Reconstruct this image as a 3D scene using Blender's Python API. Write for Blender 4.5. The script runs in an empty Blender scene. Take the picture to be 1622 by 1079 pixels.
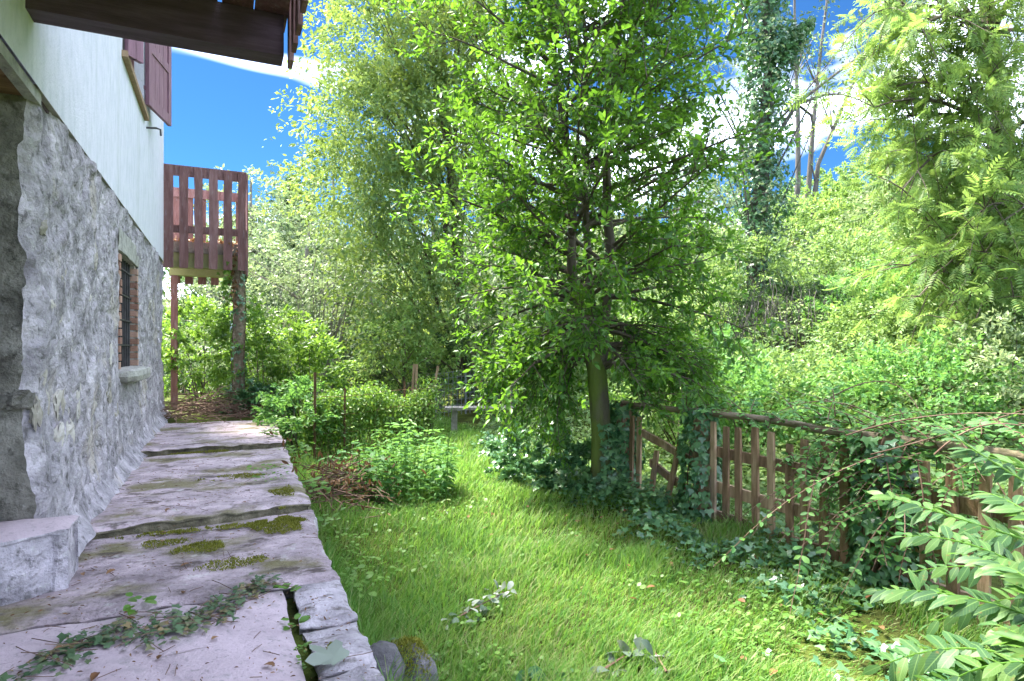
import bpy, math, random
import numpy as np
from mathutils import Vector, Matrix

random.seed(7)
rng = np.random.default_rng(11)
C = bpy.context.scene.collection
scene = bpy.context.scene
R = math.radians

# ------------------------------------------------------------------ camera, light, exposure
YAW = R(24.95)
CS, SN = math.cos(YAW), math.sin(YAW)
F_PX, CX, HY, CAMZ = 980.0, 811.0, 548.0, 1.05
cam_d = bpy.data.cameras.new('camera')
cam_d.sensor_width = 36.0
cam_d.lens = 36.0 * F_PX / 1622.0
cam_d.shift_y = (HY - 539.5) / 1622.0
cam_d.clip_start, cam_d.clip_end = 0.05, 2000.0
cam = bpy.data.objects.new('camera', cam_d)
cam.location = (0, 0, CAMZ)
cam.rotation_euler = (R(90), 0, -YAW)
C.objects.link(cam)
scene.camera = cam

SUN_EL, SUN_DIR = R(60), (-0.45, 0.893)          # horizontal direction towards the sun
sun_az = math.atan2(SUN_DIR[0], SUN_DIR[1])      # clockwise from +Y
world = bpy.data.worlds.new('World')
scene.world = world
world.use_nodes = True
wn, wl = world.node_tree.nodes, world.node_tree.links
wn.clear()
sky = wn.new('ShaderNodeTexSky')
sky.sky_type = 'NISHITA'
sky.sun_disc = False
sky.sun_elevation = SUN_EL
sky.sun_rotation = sun_az
sky.air_density, sky.dust_density, sky.ozone_density = 1.0, 0.0, 2.0
hs = wn.new('ShaderNodeHueSaturation')
hs.inputs['Hue'].default_value = 0.51
hs.inputs['Saturation'].default_value = 1.0
tc = wn.new('ShaderNodeTexCoord')
mp = wn.new('ShaderNodeMapping')
mp.inputs['Rotation'].default_value = (0.0, R(24), R(-35))
mp.inputs['Location'].default_value = (18.44, 8.61, -14.74)
mp.inputs['Scale'].default_value = (1.2, 5.5, 9.0)
cn = wn.new('ShaderNodeTexNoise')
cn.inputs['Scale'].default_value = 0.75
cn.inputs['Detail'].default_value = 3.5
cn.inputs['Roughness'].default_value = 0.55
cn.inputs['Distortion'].default_value = 0.5
cr = wn.new('ShaderNodeValToRGB')
cr.color_ramp.elements[0].position, cr.color_ramp.elements[0].color = 0.455, (0, 0, 0, 1)
cr.color_ramp.elements[1].position, cr.color_ramp.elements[1].color = 0.84, (0.50, 0.50, 0.50, 1)


mx = wn.new('ShaderNodeMix'); mx.data_type = 'RGBA'
mx.inputs['B'].default_value = (8.2, 8.8, 10.6, 1)  # cloud colour set far brighter than the sky to fill the shade
bg = wn.new('ShaderNodeBackground')
bg.inputs['Strength'].default_value = 0.15
wo = wn.new('ShaderNodeOutputWorld')
gm = wn.new('ShaderNodeGamma'); gm.inputs['Gamma'].default_value = 1.0
wl.new(sky.outputs[0], gm.inputs['Color'])
wl.new(gm.outputs[0], hs.inputs['Color'])
wl.new(tc.outputs['Generated'], mp.inputs['Vector'])
wl.new(mp.outputs[0], cn.inputs['Vector'])
wl.new(cn.outputs['Fac'], cr.inputs[0])
wl.new(cr.outputs[0], mx.inputs['Factor'])
tint = wn.new('ShaderNodeMix'); tint.data_type = 'RGBA'; tint.blend_type = 'MULTIPLY'
tint.inputs['Factor'].default_value = 1.0
tint.inputs['B'].default_value = (0.0115, 0.0275, 0.040, 1)
wl.new(hs.outputs[0], tint.inputs['A'])
wl.new(tint.outputs['Result'], mx.inputs['A'])
wl.new(mx.outputs['Result'], bg.inputs['Color'])
wl.new(bg.outputs[0], wo.inputs['Surface'])

sun_d = bpy.data.lights.new('sun', 'SUN')
sun_d.energy = 1.0
sun_d.angle = R(14)                               # wide sun, set to soften the shadows
sun_d.color = (1.0, 0.94, 0.84)
sun = bpy.data.objects.new('sun', sun_d)
sv = Vector((SUN_DIR[0] * math.cos(SUN_EL), SUN_DIR[1] * math.cos(SUN_EL), math.sin(SUN_EL)))
sun.rotation_euler = sv.to_track_quat('Z', 'Y').to_euler()
sun.location = (-20, 15, 30)
C.objects.link(sun)

vs = scene.view_settings
vs.view_transform, vs.look, vs.gamma, vs.exposure = 'Standard', 'None', 1.0, 5.0
vs.use_curve_mapping = False
cy = scene.cycles
cy.max_bounces, cy.diffuse_bounces, cy.glossy_bounces = 8, 4, 2
cy.transmission_bounces, cy.transparent_max_bounces = 6, 4
cy.caustics_reflective = cy.caustics_refractive = False
cy.sample_clamp_indirect = 6.0
cy.use_denoising = True


def at(px, py, d):
    """A point seen at photo position (px, py), d metres in front of the camera plane."""
    t = (px - CX) / F_PX
    return np.array([d * (SN + t * CS), d * (CS - t * SN), CAMZ + (HY - py) / F_PX * d])


# ------------------------------------------------------------------ noise and small maths
def _hash(ix, iy, iz, seed):
    n = (ix.astype(np.int64) * 374761393 + iy.astype(np.int64) * 668265263 + iz.astype(np.int64) * 2147483647 + seed * 974711) & 0x7fffffff
    n = (n ^ (n >> 13)) * 1274126177 & 0x7fffffff
    n = (n ^ (n >> 16)) * 2246822519 & 0x7fffffff
    return ((n ^ (n >> 15)) & 0xffff) / 65535.0


def vnoise(x, y, z=0.0, seed=0):
    x, y = np.asarray(x, float), np.asarray(y, float)
    z = np.zeros_like(x) + z
    x0, y0, z0 = np.floor(x), np.floor(y), np.floor(z)
    fx, fy, fz = x - x0, y - y0, z - z0
    fx, fy, fz = [f * f * (3 - 2 * f) for f in (fx, fy, fz)]
    r = 0.0
    for i in (0, 1):
        for j in (0, 1):
            for k in (0, 1):
                w = (fx if i else 1 - fx) * (fy if j else 1 - fy) * (fz if k else 1 - fz)
                r = r + w * _hash(x0 + i, y0 + j, z0 + k, seed)
    return r


def fbm(x, y, z=0.0, seed=0, octv=4, gain=0.5):
    r, a, s, tot = 0.0, 1.0, 1.0, 0.0
    for o in range(octv):
        r = r + a * vnoise(np.asarray(x) * s, np.asarray(y) * s, np.asarray(z) * s, seed + o * 17)
        tot += a
        a *= gain
        s *= 2.03
    return r / tot


def sstep(a, b, x):
    t = np.clip((np.asarray(x, float) - a) / (b - a), 0, 1)
    return t * t * (3 - 2 * t)


def unit(v):
    v = np.asarray(v, float)
    return v / np.maximum(np.linalg.norm(v, axis=-1, keepdims=True), 1e-9)


def rand_dirs(n, up=0.0):
    v = rng.normal(size=(n, 3))
    v[:, 2] += up
    return unit(v)


def ground_h(x, y):
    x, y = np.asarray(x, float), np.asarray(y, float)
    z = -0.46 + 0.05 * (fbm(x * 0.9, y * 0.9, 0, 3, 3) - 0.5) * 2
    z = z + 0.20 * sstep(9.5, 15, y)
    z = z + 0.07 * sstep(2.8, 3.3, x) * (1 - sstep(3.5, 4.2, x)) - 0.03 * sstep(3.6, 4.4, x)
    bank = 1 - sstep(0.42, 0.72 + 0.5 * sstep(8.6, 10.5, y), x)
    target = -0.13 + 0.17 * sstep(8.9, 9.5, y)
    z = z + (target - z) * bank * (1 - sstep(14, 18, y))
    hx = x - 5.2 + 0.15 * (y - 5)
    hill = 0.36 * np.log1p(np.exp(np.clip(hx * 1.3, -30, 30))) / 1.3
    hill = 14 * np.tanh(hill / 14)
    hill = hill * (1 + 0.25 * (fbm(x * 0.15, y * 0.15, 0, 9, 3) - 0.5))
    far = 7 * sstep(22, 90, np.hypot(x, y)) * sstep(-10, 30, y)
    return z + hill * sstep(3.9, 6.5, x) + far


# ------------------------------------------------------------------ objects
ORIG = {}


def empty(name, loc, label=None, cat=None, group=None, parent=None, kind=None):
    o = bpy.data.objects.new(name, None)
    o.empty_display_size = 0.1
    C.objects.link(o)
    loc = np.asarray(loc, float)
    if parent is not None:
        o.parent = parent
        loc0 = loc - ORIG[parent.name]
        o.location = loc0
    else:
        o.location = loc
    ORIG[o.name] = loc
    return tag(o, label, cat, group, kind)


def tag(o, label=None, cat=None, group=None, kind=None):
    if label: o['label'] = label
    if cat: o['category'] = cat
    if group: o['group'] = group
    if kind: o['kind'] = kind
    return o


def quad_mesh(name, V, Q, mats, smooth=False):
    me = bpy.data.meshes.new(name)
    V = np.ascontiguousarray(V, np.float32)
    Q = np.ascontiguousarray(Q, np.int32)
    k = Q.shape[1]
    me.vertices.add(len(V))
    me.vertices.foreach_set('co', V.ravel())
    me.loops.add(Q.size)
    me.loops.foreach_set('vertex_index', Q.ravel())
    me.polygons.add(len(Q))
    me.polygons.foreach_set('loop_start', np.arange(0, Q.size, k, dtype=np.int32))
    me.update(calc_edges=True)
    me.polygons.foreach_set('use_smooth', np.full(len(Q), bool(smooth)))
    for m in (mats if isinstance(mats, (list, tuple)) else [mats]):
        me.materials.append(m)
    return me


def link(name, me, parent=None, matrix=None):
    """Link a mesh; matrix is given in world space when there is one."""
    o = bpy.data.objects.new(name, me)
    C.objects.link(o)
    if parent is not None:
        o.parent = parent
    if matrix is not None:
        if parent is not None:
            matrix = Matrix.Translation(Vector(-ORIG[parent.name])) @ matrix
        o.matrix_basis = matrix
    ORIG[o.name] = ORIG[parent.name] if parent is not None else np.zeros(3)
    return o


class Acc:
    """Collects quads; build() links them as ONE mesh object."""
    def __init__(self):
        self.V, self.Q, self.n = [], [], 0

    def add(self, V, Q):
        V = np.asarray(V, float)
        self.V.append(V)
        self.Q.append(np.asarray(Q, np.int64) + self.n)
        self.n += len(V)
        return self

    def box(self, lo, hi, M=None):
        (a, b, c), (d, e, f) = lo, hi
        V = np.array([[a, b, c], [d, b, c], [d, e, c], [a, e, c], [a, b, f], [d, b, f], [d, e, f], [a, e, f]], float)
        if M is not None:
            V = V @ np.asarray(M.to_3x3()).T + np.asarray(M.translation)
        return self.add(V, [[0, 3, 2, 1], [4, 5, 6, 7], [0, 1, 5, 4], [1, 2, 6, 5], [2, 3, 7, 6], [3, 0, 4, 7]])

    def tube(self, P, r, sides=6):
        P = np.asarray(P, float)
        n = len(P)
        r = np.broadcast_to(np.asarray(r, float), (n,))
        T = np.gradient(P, axis=0)
        T = unit(T)
        ref = np.array([0.13, 0.21, 0.97]) if abs(T[0][2]) < 0.9 else np.array([0.97, 0.2, 0.1])
        X = unit(np.cross(T, ref))
        Y = np.cross(T, X)
        a = np.arange(sides) * 2 * math.pi / sides
        V = P[:, None] + r[:, None, None] * (np.cos(a)[None, :, None] * X[:, None] + np.sin(a)[None, :, None] * Y[:, None])
        i = np.arange(n - 1)[:, None] * sides
        j = np.arange(sides)[None]
        k = (j + 1) % sides
        Q = np.stack([i + j, i + k, i + sides + k, i + sides + j], -1).reshape(-1, 4)
        return self.add(V.reshape(-1, 3), Q)

    def build(self, name, mat, parent=None, smooth=False, kind=None):
        V, Q = np.concatenate(self.V), np.concatenate(self.Q)
        if parent is not None:
            V = V - ORIG[parent.name]
        o = link(name, quad_mesh(name, V, Q, mat, smooth), parent)
        if kind: o['kind'] = kind
        return o


# leaf templates: x width, y length, z normal (unit length)
def T_simple(w=0.5, fold=0.10, droop=0.10):
    V = np.array([[0, 0, 0], [-w * .42, .30, fold], [-w * .40, .66, fold * .7], [0, 1, -droop], [w * .40, .66, fold * .7], [w * .42, .30, fold]])
    return V, np.array([[0, 3, 2, 1], [0, 5, 4, 3]])


def T_fine(w=0.5, fold=0.08, droop=0.12, wide=0.45):
    mid = [[0, 0, 0], [0, .35, .02], [0, .72, -.03], [0, 1, -droop]]
    ys, ws = [.10, .38, .70, .90], [.28, .5, .42, .17]
    if wide > 0.5: ws = [.2, .42, .5, .26]
    L = [[-w * a, b, fold * (a / .5) - droop * b * b] for a, b in zip(ws, ys)]
    Rr = [[w * a, b, fold * (a / .5) - droop * b * b] for a, b in zip(ws, ys)]
    V = np.array(mid + L + Rr)
    Q = [[0, 1, 5, 4], [1, 2, 6, 5], [2, 3, 7, 6], [0, 8, 9, 1], [1, 9, 10, 2], [2, 10, 11, 3]]
    return V, np.array(Q)


def T_ivy(fold=0.06):
    V = np.array([[0, 0, 0], [0, .40, .03], [-.34, -.14, 0], [-.56, .30, fold], [-.22, .44, fold * .5], [0, 1, -.08],
                  [.34, -.14, 0], [.56, .30, fold], [.22, .44, fold * .5]])
    return V, np.array([[1, 0, 2, 3], [1, 3, 4, 5], [1, 7, 6, 0], [1, 5, 8, 7]])


def T_pinnate(pairs=6, lw=.30, ll=.30, droop=.25):
    """A compound leaf: opposite narrow leaflets along a drooping rachis."""
    Vs, Qs, n = [], [], 0
    for i in range(pairs + 1):
        u = .18 + .82 * i / pairs
        c = np.array([0, u, -droop * u * u])
        k = ll * (.75 + .5 * math.sin(math.pi * (.15 + .75 * i / pairs)))
        for s in ((-1, 1) if i < pairs else (0,)):
            d = unit(np.array([s * .86, .5, -.12 - .25 * droop])) if s else unit(np.array([0, 1, -2 * droop]))
            x = unit(np.cross(d, [0, 0, 1]))
            nn = np.cross(x, d)
            w = k * lw
            V = np.array([c, c + d * k * .35 - x * w * .5 + nn * .01, c + d * k - nn * .03, c + d * k * .35 + x * w * .5 + nn * .01])
            Vs.append(V); Qs.append(np.array([[0, 3, 2, 1]]) + n); n += 4
    a = np.array([[-.006, 0, 0], [.006, 0, 0], [.004, .55, -droop * .3], [-.004, .55, -droop * .3]])
    Vs.append(a); Qs.append(np.array([[0, 1, 2, 3]]) + n); n += 4
    b = np.array([[-.004, .55, -droop * .3], [.004, .55, -droop * .3], [.002, 1, -droop], [-.002, 1, -droop]])
    Vs.append(b); Qs.append(np.array([[0, 1, 2, 3]]) + n)
    return np.concatenate(Vs), np.concatenate(Qs)


def frames(D, N):
    D = unit(D)
    X = unit(np.cross(D, N))
    return X, D, np.cross(X, D)


def leaf_geo(P, D, N, S, tmpl):
    V, Q = tmpl
    X, Dn, Nn = frames(D, N)
    S = np.broadcast_to(np.asarray(S, float), (len(P),))
    W = P[:, None] + S[:, None, None] * (V[None, :, 0:1] * X[:, None] + V[None, :, 1:2] * Dn[:, None] + V[None, :, 2:3] * Nn[:, None])
    QQ = (Q[None] + (np.arange(len(P)) * len(V))[:, None, None]).reshape(-1, 4)
    return W.reshape(-1, 3), QQ


def in_view(P, pad=0.0):
    d = P[:, 0] * SN + P[:, 1] * CS
    l = P[:, 0] * CS - P[:, 1] * SN
    dd = np.maximum(d, 0.01)
    u, v = CX + F_PX * l / dd, HY - F_PX * (P[:, 2] - CAMZ) / dd
    return (d > .2) & (u > -pad) & (u < 1622 + pad) & (v > -pad) & (v < 1079 + pad), d


_tm = {}


def foliage(parent, P, D, N, S, tmpl, mat, name='foliage', singles=0, hi=None, single_name='leaf', pick=None):
    """All leaves of one plant: the ones that show largest as objects of their own, the rest as one mesh."""
    S = np.broadcast_to(np.asarray(S, float), (len(P),)).copy()
    keep = np.ones(len(P), bool)
    if singles:
        ok, d = in_view(P)
        score = np.where(ok, S / np.maximum(d, .1), -1) if pick is None else np.where(ok, pick, -1)
        idx = np.argsort(-score)[:singles]
        idx = idx[score[idx] > 0]
        keep[idx] = False
        t = hi or tmpl
        key = (id(t[0]), mat.name, single_name)
        if key not in _tm:
            _tm[key] = quad_mesh(single_name, t[0], t[1], mat, True)
            _keepalive.append(t)
        me = _tm[key]
        X, Dn, Nn = frames(D[idx], N[idx])
        off = ORIG[parent.name]
        for i, q in enumerate(idx):
            s = S[q]
            p = P[q] - off
            o = bpy.data.objects.new(single_name, me)
            C.objects.link(o)
            o.parent = parent
            o.matrix_basis = Matrix(((X[i][0] * s, Dn[i][0] * s, Nn[i][0] * s, p[0]), (X[i][1] * s, Dn[i][1] * s, Nn[i][1] * s, p[1]),
                                     (X[i][2] * s, Dn[i][2] * s, Nn[i][2] * s, p[2]), (0, 0, 0, 1)))
    if keep.any():
        V, Q = leaf_geo(P[keep], D[keep], N[keep], S[keep], tmpl)
        off = ORIG[parent.name] if parent is not None else 0
        o = link(name, quad_mesh(name, V - off, Q, mat, True), parent)
        o['kind'] = 'stuff'
        return o


_keepalive = []

# ------------------------------------------------------------------ materials
def new_mat(name):
    m = bpy.data.materials.new(name)
    m.use_nodes = True
    nt = m.node_tree
    nt.nodes.clear()
    return m, nt.nodes, nt.links


def _ramp(n, stops):
    r = n.new('ShaderNodeValToRGB')
    e = r.color_ramp.elements
    while len(e) < len(stops): e.new(0.5)
    for el, (p, c) in zip(e, stops):
        el.position = p
        el.color = (*c, 1)
    return r


def leaf_mat(name, cols, trans, tfac=0.38, rough=0.45, spec=0.35, patch=0.25, patch_scale=1.3, veins=False):
    m, n, l = new_mat(name)
    g = n.new('ShaderNodeNewGeometry')
    oi = n.new('ShaderNodeObjectInfo')
    ad = n.new('ShaderNodeMath'); ad.operation = 'ADD'
    fr = n.new('ShaderNodeMath'); fr.operation = 'FRACT'
    l.new(g.outputs['Random Per Island'], ad.inputs[0]); l.new(oi.outputs['Random'], ad.inputs[1]); l.new(ad.outputs[0], fr.inputs[0])
    st = [(i / max(1, len(cols) - 1), c) for i, c in enumerate(cols)]
    rp = _ramp(n, st)
    tx = n.new('ShaderNodeTexNoise'); tx.inputs['Scale'].default_value = patch_scale; tx.inputs['Detail'].default_value = 3
    l.new(g.outputs['Position'], tx.inputs['Vector'])
    ma = n.new('ShaderNodeMath'); ma.operation = 'MULTIPLY_ADD'
    ma.inputs[1].default_value = patch * 4; ma.inputs[2].default_value = -patch * 2
    l.new(tx.outputs['Fac'], ma.inputs[0])
    a2 = n.new('ShaderNodeMath'); a2.operation = 'ADD'; a2.use_clamp = True
    l.new(fr.outputs[0], a2.inputs[0]); l.new(ma.outputs[0], a2.inputs[1])
    l.new(a2.outputs[0], rp.inputs[0])
    p = n.new('ShaderNodeBsdfPrincipled')
    p.inputs['Roughness'].default_value = rough
    p.inputs['Specular IOR Level'].default_value = spec
    col = rp.outputs[0]
    if veins:                                            # midrib, side veins and a few blemishes in the leaf's own space
        tcv = n.new('ShaderNodeTexCoord'); sx = n.new('ShaderNodeSeparateXYZ'); l.new(tcv.outputs['Object'], sx.inputs[0])
        ab = n.new('ShaderNodeMath'); ab.operation = 'ABSOLUTE'; l.new(sx.outputs[0], ab.inputs[0])
        mr = n.new('ShaderNodeMapRange'); mr.inputs['From Min'].default_value = .016; mr.inputs['From Max'].default_value = .004; l.new(ab.outputs[0], mr.inputs['Value'])
        q1 = n.new('ShaderNodeMath'); q1.operation = 'MULTIPLY_ADD'; q1.inputs[1].default_value = -1.1; l.new(ab.outputs[0], q1.inputs[0]); l.new(sx.outputs[1], q1.inputs[2])
        q2 = n.new('ShaderNodeMath'); q2.operation = 'PINGPONG'; q2.inputs[1].default_value = .055; l.new(q1.outputs[0], q2.inputs[0])
        m2 = n.new('ShaderNodeMapRange'); m2.inputs['From Min'].default_value = .010; m2.inputs['From Max'].default_value = .002; m2.inputs['To Max'].default_value = .45; l.new(q2.outputs[0], m2.inputs['Value'])
        mxm = n.new('ShaderNodeMath'); mxm.operation = 'MAXIMUM'; l.new(mr.outputs[0], mxm.inputs[0]); l.new(m2.outputs[0], mxm.inputs[1])
        cv = n.new('ShaderNodeMix'); cv.data_type = 'RGBA'; cv.inputs['B'].default_value = (*[min(.8, c * 1.5 + .03) for c in cols[-1]], 1)
        l.new(mxm.outputs[0], cv.inputs['Factor']); l.new(col, cv.inputs['A'])
        bn_ = n.new('ShaderNodeTexNoise'); bn_.inputs['Scale'].default_value = 60; l.new(g.outputs['Position'], bn_.inputs['Vector'])
        m3 = n.new('ShaderNodeMapRange'); m3.inputs['From Min'].default_value = .66; m3.inputs['From Max'].default_value = .72; m3.inputs['To Max'].default_value = .8; l.new(bn_.outputs['Fac'], m3.inputs['Value'])
        cb = n.new('ShaderNodeMix'); cb.data_type = 'RGBA'; cb.inputs['B'].default_value = (.16, .11, .04, 1)
        l.new(m3.outputs[0], cb.inputs['Factor']); l.new(cv.outputs['Result'], cb.inputs['A'])
        col = cb.outputs['Result']
    l.new(col, p.inputs['Base Color'])
    t = n.new('ShaderNodeBsdfTranslucent')
    mixc = n.new('ShaderNodeMix'); mixc.data_type = 'RGBA'
    mixc.inputs['Factor'].default_value = 0.55
    mixc.inputs['B'].default_value = (*trans, 1)
    l.new(rp.outputs[0], mixc.inputs['A'])
    l.new(mixc.outputs['Result'], t.inputs['Color'])
    ms = n.new('ShaderNodeMixShader'); ms.inputs[0].default_value = tfac
    l.new(p.outputs[0], ms.inputs[1]); l.new(t.outputs[0], ms.inputs[2])
    o = n.new('ShaderNodeOutputMaterial')
    l.new(ms.outputs[0], o.inputs['Surface'])
    return m


def surf_mat(name, stops, scale=4.0, stretch=(1, 1, 1), detail=8, rough=0.85, bump=0.3, bscale=None, spec=0.25,
             overlay=None, dist=0.02, island=0.0, coords='Object', bdetail=8):
    """A weathered solid: noise ramp, optional overlays [(scale, stretch, lo, hi, colour, amount)], bump."""
    m, n, l = new_mat(name)
    tcn = n.new('ShaderNodeTexCoord') if coords == 'Object' else n.new('ShaderNodeNewGeometry')
    src = tcn.outputs['Object'] if coords == 'Object' else tcn.outputs['Position']

    def tex(sc, stv, det=detail):
        mpn = n.new('ShaderNodeMapping'); mpn.inputs['Scale'].default_value = stv
        l.new(src, mpn.inputs['Vector'])
        t = n.new('ShaderNodeTexNoise'); t.inputs['Scale'].default_value = sc; t.inputs['Detail'].default_value = det
        t.inputs['Roughness'].default_value = 0.62
        l.new(mpn.outputs[0], t.inputs['Vector'])
        return t
    t1 = tex(scale, stretch)
    rp = _ramp(n, stops)
    fac = t1.outputs['Fac']
    if island:
        oi = n.new('ShaderNodeObjectInfo')
        q = n.new('ShaderNodeMath'); q.operation = 'MULTIPLY_ADD'
        q.inputs[1].default_value = island; q.inputs[2].default_value = -island * .5
        l.new(oi.outputs['Random'], q.inputs[0])
        a = n.new('ShaderNodeMath'); a.operation = 'ADD'
        l.new(q.outputs[0], a.inputs[0]); l.new(fac, a.inputs[1])
        fac = a.outputs[0]
    l.new(fac, rp.inputs[0])
    col = rp.outputs[0]
    for (sc, stv, lo, hi, c, amt) in (overlay or []):
        t = tex(sc, stv)
        mr = n.new('ShaderNodeMapRange'); mr.inputs['From Min'].default_value = lo; mr.inputs['From Max'].default_value = hi
        mr.inputs['To Max'].default_value = amt
        l.new(t.outputs['Fac'], mr.inputs['Value'])
        mixn = n.new('ShaderNodeMix'); mixn.data_type = 'RGBA'
        l.new(mr.outputs[0], mixn.inputs['Factor']); l.new(col, mixn.inputs['A']); mixn.inputs['B'].default_value = (*c, 1)
        col = mixn.outputs['Result']
    p = n.new('ShaderNodeBsdfPrincipled')
    p.inputs['Roughness'].default_value = rough
    p.inputs['Specular IOR Level'].default_value = spec
    l.new(col, p.inputs['Base Color'])
    if bump:
        t2 = tex(bscale or scale * 4, stretch, bdetail)
        b = n.new('ShaderNodeBump'); b.inputs['Strength'].default_value = bump; b.inputs['Distance'].default_value = dist
        l.new(t2.outputs['Fac'], b.inputs['Height']); l.new(b.outputs[0], p.inputs['Normal'])
    o = n.new('ShaderNodeOutputMaterial')
    l.new(p.outputs[0], o.inputs['Surface'])
    return m


M = {}
M['tree_leaf'] = leaf_mat('broad_leaf', [(.027, .078, .022), (.049, .126, .028), (.080, .187, .030), (.124, .241, .041)], (0.254, 0.533, 0.025), .42, .46, .3, .18, .9)
M['lime_leaf'] = leaf_mat('lime_leaf', [(.073, .161, .056), (.122, .231, .082), (.181, .291, .098), (.242, .335, .113)], (0.371, 0.458, 0.054), .42, .5, .3, .22, .5)
M['yellow_leaf'] = leaf_mat('yellow_leaf', [(.08, .17, .045), (.12, .22, .055), (.17, .27, .065), (.23, .30, .08)], (.36, .54, .10), .45, .5, .25, .25, .8)
M['hill_leaf'] = leaf_mat('hill_leaf', [(.077, .159, .055), (.141, .245, .084), (.217, .330, .110), (.305, .404, .153)], (0.326, 0.490, 0.082), .38, .5, .35, .25, .6)
M['pale_leaf'] = leaf_mat('pale_leaf', [(.099, .165, .075), (.157, .231, .099), (.231, .297, .141), (.297, .363, .182)], (0.325, 0.416, 0.156), .35, .5, .4, .2, .7)
M['wood_leaf'] = leaf_mat('wood_leaf', [(.05, .095, .05), (.085, .14, .065), (.125, .18, .09), (.16, .21, .12)], (.24, .34, .14), .36, .5, .3, .25, .5)
M['dark_leaf'] = leaf_mat('dark_leaf', [(.022, .060, .021), (.042, .090, .030), (.068, .128, .042)], (0.130, 0.247, 0.052), .3, .5, .35, .2, .7)
M['ivy_leaf'] = leaf_mat('ivy_leaf', [(.033, .108, .048), (.056, .155, .067), (.095, .215, .086), (.144, .287, .108)], (0.136, 0.272, 0.054), .25, .32, .55, .15, 2.0)
M['shrub_leaf'] = leaf_mat('shrub_leaf', [(.054, .154, .046), (.085, .216, .062), (.123, .277, .077), (.169, .339, .092)], (0.273, 0.521, 0.074), .38, .5, .22, .2, 1.6)
M['sapling_leaf'] = leaf_mat('sapling_leaf', [(.026, .068, .028), (.037, .095, .033), (.059, .130, .035), (.080, .150, .033)], (.20, .42, .07), .36, .5, .25, .3, 3, True)
M['grass'] = leaf_mat('grass_blade', [(.057, .160, .032), (.085, .210, .037), (.123, .260, .047), (.180, .280, .074), (.285, .290, .137)], (.28, .52, .06), .42, .5, .25, .25, 1.1)
M['weed'] = leaf_mat('weed_leaf', [(.069, .172, .023), (.103, .230, .034), (.149, .276, .057)], (0.283, 0.501, 0.054), .38, .45, .35, .2, 1.5)
M['wilted'] = leaf_mat('wilted_leaf', [(.049, .090, .057), (.114, .155, .114), (.229, .270, .220), (.310, .342, .294)], (0.246, 0.314, 0.179), .25, .55, .3, .1, 3.0)
M['litter'] = leaf_mat('litter_leaf', [(.045, .098, .045), (.083, .150, .068), (.135, .180, .090), (.240, .165, .075)], (0.130, 0.182, 0.065), .15, .55, .3, .1, 5.0)
M['dead_leaf'] = leaf_mat('dead_leaf', [(.110, .050, .020), (.198, .099, .044), (.297, .187, .099)], (0.265, 0.127, 0.042), .2, .6, .25, .1, 5.0)
M['vine_leaf'] = leaf_mat('vine_leaf', [(.042, .112, .025), (.077, .182, .031), (.126, .252, .042), (.196, .294, .056)], (0.322, 0.521, 0.050), .4, .42, .4, .25, 1.4)

M['bark'] = surf_mat('bark', [(.3, (.046, .036, .026)), (.5, (.098, .081, .058)), (.7, (.169, .143, .111))], 6, (1, 1, .25), bump=.8, bscale=22, dist=.03)
M['mossy_bark'] = surf_mat('mossy_bark', [(.3, (.045, .038, .026)), (.5, (.09, .078, .055)), (.7, (.14, .12, .09))], 7, (1, 1, .3), bump=.9, bscale=24, dist=.03,
                           overlay=[(3.2, (1, 1, .45), .36, .52, (.12, .165, .03), .9)])
M['grey_bark'] = surf_mat('grey_bark', [(.3, (.12, .11, .10)), (.55, (.22, .20, .18)), (.75, (.32, .30, .27))], 5, (1, 1, .3), bump=.5, bscale=18)
M['dull_bark'] = surf_mat('dull_bark', [(.3, (.05, .045, .04)), (.55, (.11, .10, .09)), (.75, (.19, .175, .16))], 5, (1, 1, .3), bump=.5, bscale=18)
M['twig'] = surf_mat('dead_twig', [(.3, (.07, .04, .028)), (.5, (.14, .085, .06)), (.7, (.24, .17, .13))], 9, bump=0)
M['stain_wood'] = surf_mat('stained_wood', [(.25, (.10, .046, .042)), (.5, (.17, .083, .078)), (.75, (.26, .15, .145))], 5, (4, 4, .6), bump=.35, bscale=26, island=.25, rough=.6,
                           overlay=[(11, (2.5, 2.5, .5), .56, .70, (.30, .25, .27), .55)])
M['fence_wood'] = surf_mat('fence_wood', [(.25, (.124, .074, .044)), (.5, (.260, .163, .099)), (.75, (.453, .320, .212))], 5, (5, 5, .7), bump=.5, bscale=26, island=.3,
                           overlay=[(3, (1, 1, 1), .55, .72, (.16, .14, .12), .7), (2.4, (1, 1, 1), .60, .74, (.07, .085, .02), .55)])
M['grey_wood'] = surf_mat('grey_wood', [(.25, (.096, .073, .048)), (.5, (.206, .163, .112)), (.75, (.358, .288, .212))], 5, (5, .7, 5), bump=.6, bscale=26,
                          overlay=[(2.2, (1, 1, 1), .56, .7, (.07, .09, .02), .6)])
M['dark_wood'] = surf_mat('dark_wood', [(.25, (.055, .033, .046)), (.5, (.097, .061, .086)), (.75, (.157, .112, .153))], 4, (.6, 5, 5), bump=.3, bscale=20, rough=.7)
M['soffit_wood'] = surf_mat('soffit_wood', [(.25, (.10, .055, .026)), (.5, (.17, .10, .05)), (.75, (.25, .16, .085))], 5, (.6, 6, 6), bump=.3, bscale=20, island=.25)
M['shutter_wood'] = surf_mat('shutter_wood', [(.25, (.186, .094, .127)), (.5, (.254, .135, .178)), (.75, (.338, .195, .237))], 6, (5, 5, .6), bump=.15, bscale=24, rough=.55)
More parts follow.
